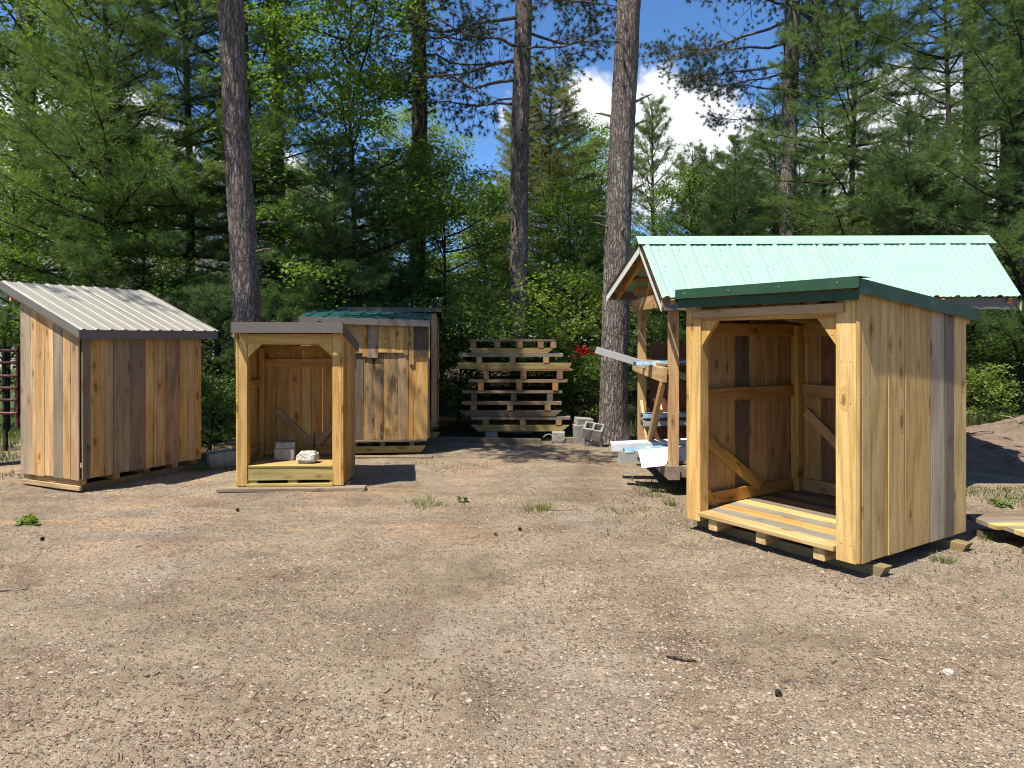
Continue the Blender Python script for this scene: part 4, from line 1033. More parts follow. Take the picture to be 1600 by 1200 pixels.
# ------------------------------------------------------------------ maroon tube gate, house behind the trees
def gate():
    t = thing('tube_gate', 'maroon tubular farm gate left of the grey roofed shed', 'gate', (-10.0, 10.4, 0), R_(-3))
    for z in (1.44, 1.27, 1.08, .91, .74, .55):
        v_, f_ = tube_np([(0, 0, z), (1.5, 0, z), (3.0, 0, z)], .022, 8); link('rail', mesh_np('rail', v_, f_, M_MAROON, smooth=True), t)
    for x in (0, 1.5, 2.98):
        v_, f_ = tube_np([(x, .03, .35), (x, .03, 1.47)], .024, 8); link('upright', mesh_np('upright', v_, f_, M_MAROON, smooth=True), t)
    v_, f_ = tube_np([(3.12, .02, 0), (3.12, .02, 1.65)], .06, 10); link('gate_post', mesh_np('gate_post', v_, f_, M_BARK2, smooth=True), t)
    v_, f_ = tube_np([(2.75, .1, 0), (2.72, .1, 1.6)], .03, 8); link('gate_post', mesh_np('gate_post', v_, f_, M_BARK2, smooth=True), t)
gate()

def house():
    t = thing('house', 'cream sided house glimpsed through the pines at the left', 'house', (-14.5, 27, .5), R_(4))
    link('wall', box_mesh('wall', [((0, 3, 1.5), (6.5, 3, 1.9))], M_SIDING), t)
    vs = [(-6.9, -.4, 3.3), (6.9, -.4, 3.3), (6.9, 6.4, 3.3), (-6.9, 6.4, 3.3), (-6.9, 3, 5.2), (6.9, 3, 5.2)]
    link('roof', from_polys('roof', vs, [(0, 1, 5, 4), (2, 3, 4, 5), (0, 4, 3), (1, 2, 5), (0, 3, 2, 1)], M_SHINGLE), t)
    for i in range(13):
        link('siding_board', box_mesh('siding_board', [((0, -.012, -.25 + i * .27), (6.48, .012, .125))], M_SIDING), t)
    for x in (-4, -.5, 3, 5.2):
        f = link('window', box_mesh('window', [((x - .5, -.05, 1.7), (.05, .03, .7)), ((x + .5, -.05, 1.7), (.05, .03, .7)), ((x, -.05, 2.35), (.45, .03, .05)), ((x, -.05, 1.05), (.45, .03, .05)), ((x, -.05, 1.7), (.45, .02, .03))], M_WHITE), t)
        link('pane', box_mesh('pane', [((x, -.034, 1.7), (.45, .008, .6))], M_GLASS), f)
house()
# overhead line behind the trees
wv, wf = tube_np([(-6, 19, 2.95), (-2, 19, 2.93), (2.4, 19, 2.94), (8, 19, 3.1)], .010, 5)
tag(link('overhead_wire', mesh_np('overhead_wire', wv, wf, M_WIRE, smooth=True)), 'thin overhead wire crossing behind the pine trunks', 'wire')

# ------------------------------------------------------------------ trees
rng = np.random.default_rng(5)
def unit(v): return v / (np.linalg.norm(v, axis=-1, keepdims=True) + 1e-9)
UP = np.array([0, 0, 1.])

def needles(P, Dr, L, k, spread, wd, back=.0):
    n = len(P); d = unit(np.repeat(Dr, k, 0) + spread * rng.normal(size=(n * k, 3)))
    ll = (L * (.75 + .5 * rng.random(n * k)))[:, None]
    b = np.repeat(P, k, 0) - d * back; s = unit(np.cross(d, rng.normal(size=(n * k, 3)))) * wd / 2
    v = np.stack([b - s, b + s, b + d * ll], 1).reshape(-1, 3)
    f = np.arange(n * k * 3).reshape(-1, 3)
    tone = np.clip(np.repeat(rng.random(n) * .55 + .15, k) + .2 * rng.random(n * k), 0, .9)
    return v, f, tone

LEAF = np.array([[0, 0, 0], [-.52, .30, -.08], [-.26, .50, .02], [0, 1, -.1], [.26, .50, .02], [.52, .30, -.08]])
LEAF_F = np.array([[0, 2, 1], [0, 3, 2], [0, 4, 3], [0, 5, 4]])
def leaves(P, out, size, droop=.35, flat=.55):
    n = len(P); nrm = unit(UP + flat * rng.normal(size=(n, 3))); y = unit(out + .7 * rng.normal(size=(n, 3)) - UP * droop)
    y = unit(y - nrm * (y * nrm).sum(1, keepdims=True)); x = np.cross(y, nrm)
    s = (size * (.65 + .6 * rng.random(n)))[:, None, None]
    v = P[:, None] + s * (LEAF[None, :, 0:1] * x[:, None] + LEAF[None, :, 1:2] * y[:, None] + LEAF[None, :, 2:3] * nrm[:, None])
    f = (np.arange(n)[:, None, None] * 6 + LEAF_F[None]).reshape(-1, 3)
    return v.reshape(-1, 3), f, np.repeat(np.clip(.5 + .2 * rng.normal(size=n), 0, .93), 4)

def limb_curve(p0, az, el, L, n=6, lift=.12):
    t = np.linspace(0, 1, n)[:, None]; d = np.array([math.cos(az) * math.cos(el), math.sin(az) * math.cos(el), math.sin(el)])
    return p0 + d * L * t + UP * (lift * L * (t ** 2 - .3 * t)) + np.cumsum(rng.normal(size=(n, 3)), 0) * L * .012 * (t > 0)

def along(c, t):
    n = len(c) - 1; x = np.clip(t, 0, .9999) * n; i = x.astype(int); f = (x - i)[:, None]
    return c[i] * (1 - f) + c[i + 1] * f, unit(c[i + 1] - c[i])

def white_pine(H, z0, R, seed, whorl=.42, dens=1.0, el0=.05, sparse=.12, nl=.135, nw=.0075, k=9, trunk_r=.11, flat=1.0):
    global rng
    rng = np.random.default_rng(seed); tr = []; P, Dd = [], []
    zz = np.linspace(-.15, H, 14); path = np.stack([.06 * np.sin(zz * .5 + seed), .06 * np.cos(zz * .37 + seed), zz], 1)
    tr.append(tube_np(path, trunk_r * (1 - zz / H * .93).clip(.05, 1), 10))
    h = z0
    while h < H - .3:
        f = (h - z0) / (H - z0); m_ = 4 + int(rng.random() * 3); a0 = rng.random() * 6.28
        for j in range(m_):
            if rng.random() < sparse: continue
            L = (R * (1 - f) ** .65 * (.65 + .5 * rng.random()) + .35) * (.6 + .4 * min(1, f * 4 + .4))
            el = el0 + .6 * f ** 1.3 + .12 * rng.normal()
            c = limb_curve(np.array([*path[min(13, int(h / H * 13))][:2], h]), a0 + j * 6.28 / m_ + .25 * rng.normal(), el, L)
            tr.append(tube_np(c, np.linspace(.012 + .007 * L, .003, 6), 4))
            ns = int(L * 13 * dens) + 3; t = .18 + .78 * rng.random(ns); b, d = along(c, t)
            sd = unit(np.cross(d, UP)) * np.sign(rng.random((ns, 1)) - .5); sub = unit(d * .8 + sd * 1.0 + UP * (.15 + .25 * rng.normal(size=(ns, 1)) * flat))
            sl = (.20 + .30 * L * (1 - t)) * (.6 + .6 * rng.random(ns))
            per = 6
            for q_ in range(per):
                tt = (q_ + .4 + .6 * rng.random(ns)) / per
                P.append(b + sub * (sl * tt)[:, None] - UP * (.04 * tt ** 2)[:, None] + .025 * rng.normal(size=(ns, 3))); Dd.append(unit(sub + UP * .25))
            b, d = along(c, .7 + .3 * rng.random(6)); P.append(b); Dd.append(d)
        h += whorl * (.8 + .4 * rng.random()) * (1 - .35 * f)
    b, d = np.array([[0, 0, H - .1], [0, 0, H + .05]]) + path[-1] * [1, 1, 0], np.array([[0, 0, 1.], [0, 0, 1.]]); P.append(b); Dd.append(d)
    v, f = join_np(tr); nv, nf, nt = needles(np.concatenate(P), np.concatenate(Dd), nl, k, .55, nw)
    return mesh_np('trunk', v, f, M_BARK2, smooth=True), mesh_np('crown', nv, nf, M_NEEDLE, nt)

def maple(H, z0, R, seed, nlimb=26, twigs=34, per=13, size=.072, trunk_r=.07, shape=1.0, spray=.22):
    global rng
    rng = np.random.default_rng(seed); tr = []; P, O = [], []
    zz = np.linspace(-.15, H * .93, 12); path = np.stack([.12 * np.sin(zz * .45 + seed), .12 * np.cos(zz * .33 + seed * 2), zz], 1)
    tr.append(tube_np(path, trunk_r * (1 - zz / H * .9).clip(.05, 1), 8))
    for i in range(nlimb):
        f = (i + rng.random()) / nlimb; h = z0 + (H * .9 - z0) * f
        pr = (math.sin(math.pi * min(1, .18 + f * .82)) ** .7) * shape + (1 - shape) * (1 - f)
        L = R * (pr * .85 + .15) * (.6 + .6 * rng.random())
        c = limb_curve(np.array([np.interp(h, zz, path[:, 0]), np.interp(h, zz, path[:, 1]), h]), i * 2.4 + .5 * rng.normal(), .25 + .6 * f + .15 * rng.normal(), L, 7, .05)
        tr.append(tube_np(c, np.linspace(.012 + .008 * L, .003, 7), 4))
        nt = max(4, int(twigs * L / R)); t = .25 + .75 * rng.random(nt) ** .8; b, d = along(c, t)
        sub = unit(d * .6 + rng.normal(size=(nt, 3)) * [1, 1, .45] + UP * .12); sl = (.18 + .38 * L * (1.05 - t)) * (.5 + .8 * rng.random(nt))
        for w_ in range(0, nt, 3):
            tr.append(tube_np(np.stack([b[w_], b[w_] + sub[w_] * sl[w_] * .5 + UP * .01, b[w_] + sub[w_] * sl[w_]]), [.006, .004, .002], 3))
        for q_ in (.55, 1.0):
            ctr = b + sub * (sl * q_)[:, None]
            p = np.repeat(ctr, per, 0) + rng.normal(size=(nt * per, 3)) * [spray, spray, spray * .35]
            P.append(p); O.append(np.repeat(sub, per, 0))
    v, f = join_np(tr); lv, lf, lt = leaves(np.concatenate(P), np.concatenate(O), size)
    return mesh_np('trunk', v, f, M_BARK2, smooth=True), mesh_np('crown', lv, lf, M_LEAF, lt)

def red_pine_crown(limbs, seed, k=46, nl=.125, nw=.008, dens=1.0, bare=.3):
    """limbs: (base, azimuth, elevation, length); pompom tufts at twig ends"""
    global rng
    rng = np.random.default_rng(seed); tr = []; P, Dd = [], []
    for (p0, az, el, L) in limbs:
        c = limb_curve(np.array(p0, float), az, el - .25, L, 8, .22); c[1:] += np.cumsum(rng.normal(size=(7, 3)), 0) * L * .018
        tr.append(tube_np(c, np.linspace(.014 + .007 * L, .005, 8), 6))
        ns = int(L * 7 * dens) + 2; t = bare + (1 - bare) * rng.random(ns); b, d = along(c, t)
        sub = unit(d * .6 + rng.normal(size=(ns, 3)) * [.9, .9, .6] - UP * .05); sl = (.25 + .22 * L * (1.1 - t)) * (.5 + .8 * rng.random(ns))
        for i in range(ns):
            tr.append(tube_np(np.stack([b[i], b[i] + sub[i] * sl[i] * .55 - UP * .03, b[i] + sub[i] * sl[i]]), [.010, .007, .004], 4))
            e = b[i] + sub[i] * sl[i]; P.append(e); Dd.append(sub[i])
            for q_ in range(3):
                s2 = unit(sub[i] + rng.normal(size=3) * .9); l2 = .12 + .22 * rng.random(); st = b[i] + sub[i] * sl[i] * (.5 + .4 * rng.random())
                tr.append(tube_np(np.stack([st, st + s2 * l2 * .5, st + s2 * l2]), [.006, .005, .003], 3)); P.append(st + s2 * l2); Dd.append(unit(s2 + UP * .25))
    v, f = join_np(tr)
    if P:
        P = np.array(P); Dd = np.array(Dd)
        nv, nf, nt = needles(P, Dd * .9, nl, k, .95, nw, .02)
        return (v, f), mesh_np('crown', nv, nf, M_NEEDLE, nt)
    return (v, f), None

def big_trunk(base, top, r0, r1, H, seed, limbs=(), sides=56, rings=170, flare=.35, bark=M_BARK, stubs=6, amp=.075, col=(.05, .075, .03, 1), label='', group=None, **kw):
    """tall pine: displaced bark trunk plus high crown limbs; local origin at its base"""
    rr = random.Random(seed)
    base = Vector(base); top = Vector(top); d = (top - base) / (top.z - base.z)
    z = np.linspace(-.25, H, rings); a = np.linspace(0, 2 * math.pi, sides, endpoint=False)
    vs = np.empty((rings, sides, 3))
    for i, zz in enumerate(z):
        rad = np.interp(zz, [0, top.z - base.z, H], [r0, r1, r1 * .35]) * (1 + flare * math.exp(-max(zz, 0) / .22))
        cx = d.x * zz + .03 * math.sin(zz * .6 + seed); cy_ = d.y * zz + .03 * math.cos(zz * .5 + seed)
        for j, aa in enumerate(a):
            ca, sa = math.cos(aa), math.sin(aa)
            p = Vector((ca * 3.2 + seed, sa * 3.2, zz * 1.5)); q2 = Vector((ca * rad * 26 + seed, sa * rad * 26, zz * 5.5))
            dsp = .35 * mnoise.noise(p) + 1.0 * (abs(mnoise.noise(q2)) * 1.6 - .5) + .5 * mnoise.noise(q2 * 2.3)
            k = rad * (1 + amp * .6 * mnoise.noise(p * .6)) + amp * .22 * dsp
            vs[i, j] = (cx + ca * k, cy_ + sa * k, zz)
    q_ = (np.arange(rings - 1)[:, None] * sides); jj = np.arange(sides)[None]; jn = (jj + 1) % sides
    f = np.stack([q_ + jj, q_ + jn, q_ + sides + jn, q_ + sides + jj], -1).reshape(-1, 4)
    items = [(vs.reshape(-1, 3), f)]
    for s in range(stubs):
        zz = rr.uniform(2.2, 6.5); aa = rr.uniform(2.6, 6.6); rad = np.interp(zz, [0, top.z - base.z], [r0, r1])
        p0 = np.array([d.x * zz + math.cos(aa) * rad * .8, d.y * zz + math.sin(aa) * rad * .8, zz]); L = rr.uniform(.08, .30)
        dr = np.array([math.cos(aa), math.sin(aa), rr.uniform(.1, .5)])
        items.append(tube_np(np.stack([p0, p0 + dr * (rad * .3 + L * .6), p0 + dr * (rad * .3 + L) + [0, 0, -.02]]), [.022, .016, .005], 6))
    o = thing('pine_tree', label, 'tree', base, 0, group)
    crown = None
    if limbs:
        lm = [((d.x * lz, d.y * lz, lz), az, el, L) for (lz, az, el, L) in limbs]
        lt, crown = red_pine_crown(lm, seed, **kw); items.append(lt)
    v, f = join_np(items)
    link('trunk', mesh_np('trunk', v, f, bark, smooth=True), o)
    if crown: link('crown', crown, o, color=col)
    return o

def upper(seed, z0, z1, n, L, up=.15):
    r = random.Random(seed); return [(r.uniform(z0, z1), r.uniform(0, 6.28), up + r.uniform(-.25, .3), L * r.uniform(.6, 1.15)) for _ in range(n)]

PC = (.040, .062, .026, 1)
# tall trunks seen in the yard
b3 = Pt(957, 690, 11.3); b3.z = 0
big_trunk(b3, Pt(981, 0, 11.3), .215, .185, 17, 3, upper(31, 9, 16, 26, 2.6) + [(7.15, 3.4, .15, 1.3), (7.3, 2.9, .1, 1.6)], label='thick straight pine trunk between the pallet stack and the mint roofed rack', stubs=9, col=PC)
b1 = Pt(392, 712, 9.9); b1.z = 0
big_trunk(b1, Pt(365, 0, 9.9), .185, .165, 17, 1, upper(11, 8.5, 16, 26, 2.6) + [(7.6, -1.3, .05, 3.2), (8.2, -.9, .1, 3.4), (8.6, -1.8, .1, 3.0), (7.9, -2.4, .1, 2.6), (9.2, -1.2, .15, 3.2)], label='thick pine trunk rising right behind the small open shed', stubs=5, col=PC, dens=2.4)
b2 = Pt(809, 650, 15); b2.z = .1
big_trunk(b2, Pt(817, 0, 15), .20, .175, 17, 2, [(6.35, 2.9, .25, 2.6), (6.9, 3.4, .1, 3.6), (7.3, 2.7, .2, 3.4), (6.0, .5, .4, .9), (6.6, 3.0, -.1, 1.6), (7.0, .4, .5, 1.2), (5.5, .3, .5, .6), (7.6, 4.0, .1, 3.0), (7.9, .6, .2, 2.8), (7.5, 5.6, .15, 2.2), (8.2, 3.1, .2, 3.8)] + upper(21, 8.5, 16, 20, 2.6), label='pine trunk with high drooping tufted limbs rising behind the pallet stack', stubs=10, col=(.028, .045, .022, 1), sides=40, rings=130, bare=.22)
b4 = Pt(652, 640, 17); b4.z = .15
big_trunk(b4, Pt(654, 0, 17), .20, .17, 17, 4, [(8.1, .2, .2, 2.6), (8.6, 5.5, .1, 2.8)] + upper(41, 8.8, 16, 16, 2.6), label='dark pine trunk behind the patched shed with a maple in front of it', bark=M_BARK2, sides=32, rings=90, col=PC)
b5 = Pt(431, 640, 18); b5.z = .2
big_trunk(b5, Pt(432, 0, 18), .19, .16, 17, 5, upper(51, 8, 16, 20, 2.6), label='dark pine trunk just right of the thick left pine', bark=M_BARK2, sides=32, rings=90, col=PC)
b8 = Pt(1228, 640, 20); b8.z = .25
big_trunk(b8, Pt(1237, 0, 20), .235, .20, 20, 8, [(9.6, 3.0, .0, 4.0), (9.0, 3.4, -.05, 3.6), (10.2, 2.8, .1, 4.2), (8.2, 3.2, .1, 3.0), (10.6, 3.6, .1, 4.2), (8.8, 2.6, .1, 2.6), (7.6, 3.0, .15, 2.2), (9.4, 0, .1, 2.5), (10.4, .4, .1, 3.2)] + upper(81, 8.2, 19, 30, 3.0), label='pale barked pine with tufted limbs standing behind the mint roof', bark=M_BARK3, sides=36, rings=110, col=(.034, .055, .026, 1), dens=1.5)
b9 = Pt(1580, 628, 17); b9.z = .15
big_trunk(b9, Pt(1588, 0, 17), .30, .26, 17, 9, upper(91, 8, 16, 16, 2.6), label='dark thick pine trunk at the right edge behind the dirt mound', bark=M_BARK2, sides=36, rings=90, col=PC)
b7 = Pt(40, 640, 17); b7.z = .15
big_trunk(b7, Pt(42, 0, 17), .23, .20, 17, 7, upper(71, 8, 16, 16, 2.6), label='pine trunk at the top left corner beyond the gate', bark=M_BARK, sides=32, rings=80, col=PC)
b10 = Pt(1518, 640, 22); b10.z = .3
big_trunk(b10, Pt(1516, 0, 22), .24, .20, 17, 10, upper(101, 8, 16, 16, 2.6), label='pine trunk left of the dark thick one at the right edge', bark=M_BARK2, sides=32, rings=80, col=PC)
# out of frame to the left: the pine whose branches dapple the grey roof
big_trunk((-8.8, 7.25, 0), (-8.8, 7.25, 8), .2, .17, 15, 12, upper(121, 8.4, 13, 20, 2.1), label='pine standing out of view left of the grey roofed shed', sides=20, rings=50, col=PC)

PROTO = {
 'wp1': white_pine(11, 1.2, 2.9, 101), 'wp2': white_pine(9, .6, 2.6, 102, dens=1.1), 'wp3': white_pine(13, 2.2, 3.2, 103, whorl=.5),
 'yp': white_pine(7.5, .8, 1.5, 104, whorl=.55, sparse=.2, el0=.35, nl=.13, dens=.8),
 'sp': white_pine(10, .8, 2.0, 105, whorl=.26, nl=.07, nw=.011, k=8, dens=1.35, el0=.0, flat=.9),
 'mp1': maple(8, 1.4, 2.3, 201, 30, 36), 'mp2': maple(6.5, .8, 2.0, 202, 26, 34), 'mp3': maple(10, 2, 2.8, 203, 36, 38, size=.08),
 'sh1': maple(2.6, .25, 1.2, 204, 16, 20, 10, .065, .025, spray=.16), 'sh2': maple(1.5, .08, .85, 205, 14, 16, 8, .06, .015, spray=.13),
 'yw': white_pine(2.6, .15, 1.15, 106, whorl=.3, dens=1.3, nl=.11),
}
used = set()
CR = random.Random(99)
def tree(kind, px, D, s=1.0, col=(.06, .09, .03), label='', group=None, name=None, z=None, rot=None, sx=1.0, cat='tree'):
    X = (px - 800) / F * D
    zz = (min(.9, max(0, (D - 12)) * .035) - .03) if z is None else z
    o = thing(name or {'w': 'white_pine', 'y': 'young_pine', 's': 'spruce_tree', 'm': 'maple_tree'}[kind[0]], label, cat, (X, D, zz), CR.uniform(0, 6.28) if rot is None else rot, group)
    o.scale = (s * sx, s * sx, s)
    tm, cm_ = PROTO[kind]
    link('trunk', tm, o); k = CR.uniform(.88, 1.12); link('crown', cm_, o, color=(col[0] * k, col[1] * k, col[2] * k, 1))
    return o
G1 = (.094, .148, .056); G2 = (.072, .115, .046); G3 = (.118, .172, .060); MG = (.105, .165, .036); MD = (.075, .12, .030); MY = (.155, .205, .045); LY = (.19, .20, .08)

# ---- left side
tree('wp3', 292, 14.5, 1.0, G1, 'broad feathery white pine with a dark thin trunk behind the grey roof')
tree('wp1', 165, 13.2, 1.02, G3, 'sunlit white pine spreading over the left shed roof')
tree('mp3', 40, 14.8, 1.0, MG, 'tall leafy maple at the left edge beyond the gate')
tree('mp1', 110, 16.5, 1.05, MY, 'bright leaved maple between the two left pines')
tree('wp3', 388, 15.5, .9, G2, 'dark white pine between the left pine trunks')
tree('mp2', 15, 12.4, .72, MG, 'low maple hanging over the maroon gate', z=0)
tree('sh1', 250, 12.6, .95, MD, 'leafy sapling directly behind the grey roof', name='shrub', cat='shrub')
tree('yw', 335, 11.2, .92, G2, 'dark young pine between the left shed and the small shed', name='young_pine', cat='small tree')
tree('sh2', 325, 10.0, .75, MD, 'low shrub at the right corner of the left shed', name='shrub', cat='shrub')
# ---- centre
tree('mp3', 560, 14.2, 1.0, MG, 'tall maple left of the dark trunk behind the patched shed')
tree('mp1', 690, 16.0, .74, MG, 'maple with outreaching branches right of the dark trunk', rot=.4)
tree('wp2', 520, 13.6, .60, G2, 'small dense white pine right behind the patched shed')
tree('wp2', 590, 15.0, .62, G2, 'second small white pine behind the patched shed, further right')
tree('yw', 455, 13.0, .95, G2, 'young white pine left behind the green roof', name='young_pine', cat='small tree')
tree('sp', 862, 23, 1.0, LY, 'yellowish fine-needled conifer in the middle behind the tall trunks', sx=1.25)
tree('mp3', 905, 30, 1.05, MG, 'rounded maple behind the yellowish conifer, right of it')
tree('mp3', 770, 29, .72, MY, 'light green maple behind the pallet stack, far back')
tree('mp2', 760, 19, .85, MY, 'bright maple behind the pallet stack')
tree('mp2', 890, 17, .80, MG, 'maple between the pallet stack and the right trunk')
tree('sh1', 905, 13.6, 1.1, MY, 'bright yellow-green sapling left of the right pine trunk', name='shrub', cat='shrub')
tree('sh1', 745, 13.4, 1.0, MD, 'leafy sapling behind the left of the pallet stack', name='shrub', cat='shrub')
tree('sh1', 712, 12.6, .85, MD, 'shrub between the patched shed and the pallet stack', name='shrub', cat='shrub')
tree('sh2', 850, 13.2, 1.0, MD, 'low shrub behind the right of the pallet stack', name='shrub', cat='shrub')
tree('sh2', 925, 12.4, .8, MG, 'low leafy shrub beside the concrete block pile', name='shrub', cat='shrub')
tree('mp1', 232, 13.6, .70, MG, 'maple with loose leaf sprays rising just behind the grey roof')
tree('sp', 820, 28, 1.02, LY, 'second yellowish conifer left of the first in the middle gap', sx=1.15)
tree('mp3', 935, 27, .92, MG, 'full green maple hard against the left side of the right trunk, far back')
# ---- right
tree('mp2', 1078, 21, .98, MG, 'green maple under the cloud behind the mint roof')
tree('mp2', 1160, 23, 1.08, MD, 'dark maple under the right end of the cloud')
tree('wp2', 1112, 25, .85, G1, 'small full pine under the middle of the cloud')
tree('yp', 1022, 26, 1.28, G3, 'slender young pine against the cloud beside the right trunk')
tree('yp', 1085, 24, 1.0, G2, 'shorter slender pine below the cloud behind the mint roof')
tree('mp2', 1045, 18, .62, MD, 'low maple behind the left end of the mint roof')
tree('wp2', 1150, 19, .72, G2, 'bushy white pine behind the middle of the mint roof')
tree('wp3', 1335, 18.5, 1.0, G3, 'wide sunlit white pine behind the mint roof')
tree('wp1', 1290, 21, 1.05, G1, 'white pine crowded behind the pale barked trunk')
tree('wp3', 1480, 17.0, 1.02, G1, 'large white pine above the right end of the mint roof')
tree('wp1', 1600, 14.5, 1.05, G1, 'white pine with boughs reaching in from the right edge')
tree('wp2', 1420, 15.5, .72, G2, 'dark bushy pine just behind the right of the mint roof')
tree('mp2', 1430, 18, .95, MD, 'maple leaves among the right pines')
tree('mp1', 1215, 22, .75, MD, 'leafy maple low behind the mint roof')
tree('sh1', 1548, 15.0, 1.1, MD, 'leafy shrub under the right end of the mint roof', name='shrub', cat='shrub')
tree('sh2', 1545, 12.6, .7, MY, 'small bright plant beyond the dirt mound', name='shrub', cat='shrub')
tree('sh1', 1625, 14.2, .9, MD, 'shrub beside the dark thick trunk at the right edge', name='shrub', cat='shrub')
tree('sh1', 1045, 13.2, 1.0, MD, 'leafy shrub seen through the rack posts', name='shrub', cat='shrub')
tree('yw', 1100, 12.8, 1.1, G2, 'young pine behind the rack', name='young_pine', cat='small tree')
# ---- wood further back
TR = random.Random(17)
for i in range(46):
    px = -150 + i * 41 + TR.uniform(-18, 18)
    D = TR.uniform(27, 40)
    if 700 < px < 1140: D += 10
    kind = TR.choice(['wp1', 'wp2', 'mp3', 'mp1', 'sp', 'wp3'])
    s = TR.uniform(.8, 1.1)
    if 700 < px < 1140: s = TR.uniform(.55, .75)
    pine = kind[0] != 'm'
    tree(kind, px, D, s, TR.choice([G1, G2, G3]) if pine else TR.choice([MG, MD, MY]), 'one of the pines crowded in the wood far behind the sheds' if pine else 'one of the leafy trees crowded in the wood far behind the sheds', 'pines of the far wood' if pine else 'leafy trees of the far wood')
for i in range(22):
    px = 300 + i * 62 + TR.uniform(-20, 20); D = TR.uniform(15, 22)
    tree(TR.choice(['sh1', 'yw', 'sh1']), px, D, TR.uniform(.9, 1.5), TR.choice([MD, MD, G2]), 'one of the undergrowth bushes between the trunks behind the sheds', 'undergrowth bushes', name='bush', cat='bush')

# red leaves by the right trunk
rng = np.random.default_rng(77)
c0 = Pt(912, 549, 13.1); nn = 70
Pp = np.array([c0]) + rng.normal(size=(nn, 3)) * [.11, .1, .045]
lv, lf, lt = leaves(Pp - np.array([[c0.x, c0.y, 0]]), unit(rng.normal(size=(nn, 3))), .075)
rb = thing('red_shrub', 'spray of bright red leaves left of the right pine trunk', 'shrub', (c0.x, c0.y, 0))
link('crown', mesh_np('crown', lv, lf, M_LEAF, lt), rb, color=(.55, .025, .03, 1))
sv_, sf_ = tube_np([(.1, .05, 0), (.05, .02, .8), (0, 0, c0.z)], [.012, .008, .004], 5)
link('stem', mesh_np('stem', sv_, sf_, M_BARK2, smooth=True), rb)

# ------------------------------------------------------------------ small plants, grass, debris
def blades(cx, cy_, n, rx, ry, h, seed, mound=False):
    r = np.random.default_rng(seed); X = cx + rx * (r.random(n) * 2 - 1); Y = cy_ + ry * (r.random(n) * 2 - 1)
    z = np.array([gh(x, y) for x, y in zip(X, Y)]) - .01
    a = r.random(n) * 6.28; hh = h * (.4 + .8 * r.random(n)); ln = hh * (.2 + .5 * r.random(n)); wd = .003 + .003 * r.random(n)
    b = np.stack([X, Y, z], 1); dr = np.stack([np.cos(a), np.sin(a), np.zeros(n)], 1); s = np.stack([-np.sin(a), np.cos(a), np.zeros(n)], 1) * wd[:, None]
    m_ = b + dr * (ln * .35)[:, None] + UP * (hh * .6)[:, None]; e = b + dr * ln[:, None] + UP * hh[:, None]
    v = np.stack([b - s, b + s, m_ + s * .7, m_ - s * .7, e], 1).reshape(-1, 3)
    k = np.arange(n)[:, None, None] * 5; f = (k + np.array([[0, 1, 2], [0, 2, 3], [3, 2, 4]])).reshape(-1, 3)
    return v, f, np.repeat(np.clip(.45 + .22 * r.normal(size=n), 0, .9), 3)
gs = [blades(6.2, 7.35, 3400, 1.6, .45, .045, 1), blades(9.5, 12.9, 4200, 2.6, .8, .22, 2), blades(3.0, 12.8, 900, 1.2, .8, .15, 3), blades(-9.5, 12, 5000, 2.2, 1.8, .12, 4), blades(-4.2, 9.9, 300, .5, .3, .12, 5), blades(1.7, 12.0, 900, .9, .6, .12, 7), blades(-7.3, 9.4, 900, .7, .8, .10, 8), blades(-3.75, 9.3, 350, .45, .4, .09, 9), blades(-5.6, 8.55, 260, .5, .25, .06, 10), blades(0, 11.5, 700, 1.6, .5, .07, 11), blades(1.9, 8.0, 260, .6, .5, .07, 12), blades(2.6, 4.75, 120, .5, .4, .035, 13), blades(1.3, 6.3, 160, .6, .5, .04, 14), blades(4.2, 5.0, 420, .8, .5, .04, 15), blades(-1.0, 9.0, 200, .7, .4, .04, 16), blades(.7, 7.0, 260, 1.2, .5, .035, 17)]
off = 0; V_, F_, T_ = [], [], []
for v_, f_, t_ in gs: V_.append(v_); F_.append(f_ + off); T_.append(t_); off += len(v_)
link('grass', mesh_np('grass', np.concatenate(V_), np.concatenate(F_), M_GRASS, np.concatenate(T_)), color=(.095, .125, .035, 1), kind='stuff')

def weed(label, px, py, n, r, h, col, broad=False, group=None, seed=0):
    D = EYE * F / (py - HOR); X = (px - 800) / F * D
    o = thing('weed', label, 'weed', (X, D, gh(X, D)), 0, group)
    rr = np.random.default_rng(seed + px)
    global rng
    rng = rr
    P = rr.normal(size=(n, 3)) * [r, r, 0]; out = unit(P * [1, 1, 0] + [0, 0, .01])
    if broad:
        P[:, 2] = h * rr.random(n); lv, lf, lt = leaves(P * [.5, .5, 1], out, r * 1.1, .1, .5)
        me = mesh_np('foliage', lv, lf, M_LEAF, lt)
    else:
        d = unit(out * .6 + UP * (.6 + .4 * rr.random((n, 1)))); nv, nf, nt = needles(P * .6, d, h, 3, .25, .005)
        me = mesh_np('foliage', nv, nf, M_GRASS, nt)
    link('foliage', me, o, color=(*col, 1)); return o
weed('broad leaved weed clump alone on the gravel at the far left', 42, 818, 26, .075, .05, (.13, .19, .04), True)
weed('broad leaved weed at the near corner of the left shed', 128, 757, 14, .06, .05, (.11, .17, .035), True)
weed('dark leaved weed under the left shed wall', 146, 752, 12, .055, .05, (.05, .09, .02), True)
weed('small sprout in front of the left shed runner', 173, 757, 8, .025, .09, (.09, .14, .04), True)
weed('dark green weed in the middle of the yard before the pallets', 722, 783, 14, .045, .06, (.07, .11, .03), True)
weed('sparse yellowish grass tuft right of the middle weed', 840, 797, 60, .12, .10, (.15, .17, .05))
weed('sparse yellowish grass tuft left of the middle weed', 667, 788, 70, .16, .08, (.14, .16, .05))
weed('thin grass tuft by the left post of the large open shed', 1052, 790, 26, .06, .10, (.11, .15, .04))
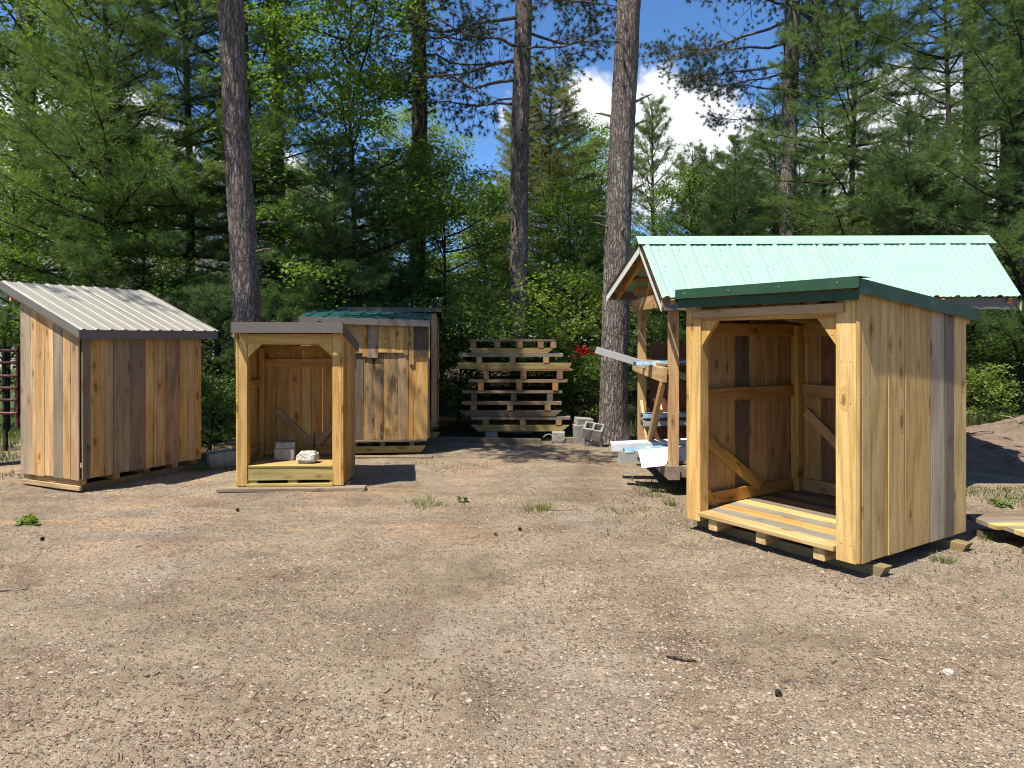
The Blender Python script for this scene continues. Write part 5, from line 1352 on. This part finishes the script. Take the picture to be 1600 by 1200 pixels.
weed('thin grass left of the large open shed', 985, 800, 40, .16, .06, (.14, .16, .06))
weed('grass tuft under the right side of the large open shed', 1472, 876, 40, .07, .07, (.12, .16, .05))
weed('grass stalks at the right corner of the left shed', 318, 735, 30, .09, .16, (.08, .12, .04))
weed('tuft of grass before the deck pallet', 1545, 845, 24, .06, .05, (.13, .17, .05))
weed('thin grass stalks in front of the rack shadow', 1020, 775, 20, .07, .12, (.13, .15, .06))
weed('bright weed in the grass patch by the mound', 1565, 790, 14, .07, .08, (.12, .19, .04), True)

# pine cones, twigs, single stones on the gravel
def cone_mesh():
    vs, fs = [], []
    for k in range(9):
        z = -.02 + k * .005; r = .016 * math.sin(math.pi * (k + 1.2) / 10.5) + .002
        for j in range(8):
            a = j * math.pi / 4 + k * .4; b = len(vs)
            c, s = math.cos(a), math.sin(a)
            vs += [(c * r * .4, s * r * .4, z), (c * r * 1.15 - s * .006, s * r * 1.15 + c * .006, z + .003), (c * r * 1.35, s * r * 1.35, z + .007), (c * r * 1.15 + s * .006, s * r * 1.15 - c * .006, z + .003)]
            fs.append((b, b + 1, b + 2, b + 3))
    return from_polys('pine_cone', vs, fs, M_CONE)
CM = cone_mesh()
for i, (px, py) in enumerate(((66, 845), (372, 801), (775, 838), (812, 829))):
    D = EYE * F / (py - HOR); X = (px - 800) / F * D
    o = link('pine_cone', CM, None, Matrix.Translation((X, D, gh(X, D) + .016)) @ Matrix.Rotation(CR.uniform(0, 6), 4, 'Z') @ Matrix.Rotation(R_(80), 4, 'X') @ Matrix.Scale(CR.uniform(.6, .85), 4))
    tag(o, 'one of the small dark pine cones lying on the gravel yard', 'pine cone', 'pine cones on the gravel')
def twig(label, px, py, L, ang, r=.006, m=M_TWIG):
    D = EYE * F / (py - HOR); X = (px - 800) / F * D; z = gh(X, D) + r
    pts = [(X + L * (k / 5 - .5) * math.cos(ang) + .01 * math.sin(k * 2), D + L * (k / 5 - .5) * math.sin(ang) + .008 * math.cos(k * 3), z + .004 * math.sin(k * 1.7)) for k in range(6)]
    v_, f_ = tube_np(pts, np.array([.6, 1, .9, .8, .7, .3]) * r, 6)
    tag(link('twig', mesh_np('twig', v_, f_, m, smooth=True)), label, 'twig')
twig('dark bark stick on the gravel in front of the large shed', 1066, 1033, .15, -.35, .008, M_BARK2)
twig('small dark twig at the lower left of the yard', 237, 1056, .08, .6)
twig('thin twig at the left edge of the yard', 20, 922, .2, .2)
twig('thin stick lying before the pallet shadow', 880, 798, .35, .1)
rock('stone', 'single pale grey angular stone on the gravel at the lower right', 'stone', (*Pt(1482, 1056, 1.6 * F / (1056 - HOR)).xy, .016), (.022, .018, .016), M_STONE, 8, 6)
rock('stone', 'single dark upright stone on the gravel right of the bark stick', 'stone', (*Pt(1216, 1088, 1.6 * F / (1088 - HOR)).xy, .014), (.014, .012, .018), M_BARK2, 9, 6)
# roots and sticks on the dirt mound (uncountable)
items = []
r = random.Random(4)
for k in range(90):
    x = r.uniform(6.0, 9.0); y = r.uniform(8.4, 10.0); e = math.exp(-(((x - 8.3) / 2.4) ** 2 + ((y - 10.0) / 1.35) ** 2)); z = -.05 + .72 * e
    L = r.uniform(.06, .4); a = r.uniform(0, 6.28); sl = r.uniform(-.2, .4)
    items.append(tube_np([(x, y, z), (x + L * .5 * math.cos(a), y + L * .5 * math.sin(a), z + .03 + sl * L * .5), (x + L * math.cos(a), y + L * math.sin(a), z + sl * L)], [.008, .012, .004], 5))
v_, f_ = join_np(items)
link('root_debris', mesh_np('root_debris', v_, f_, M_TWIG, smooth=True), kind='stuff')
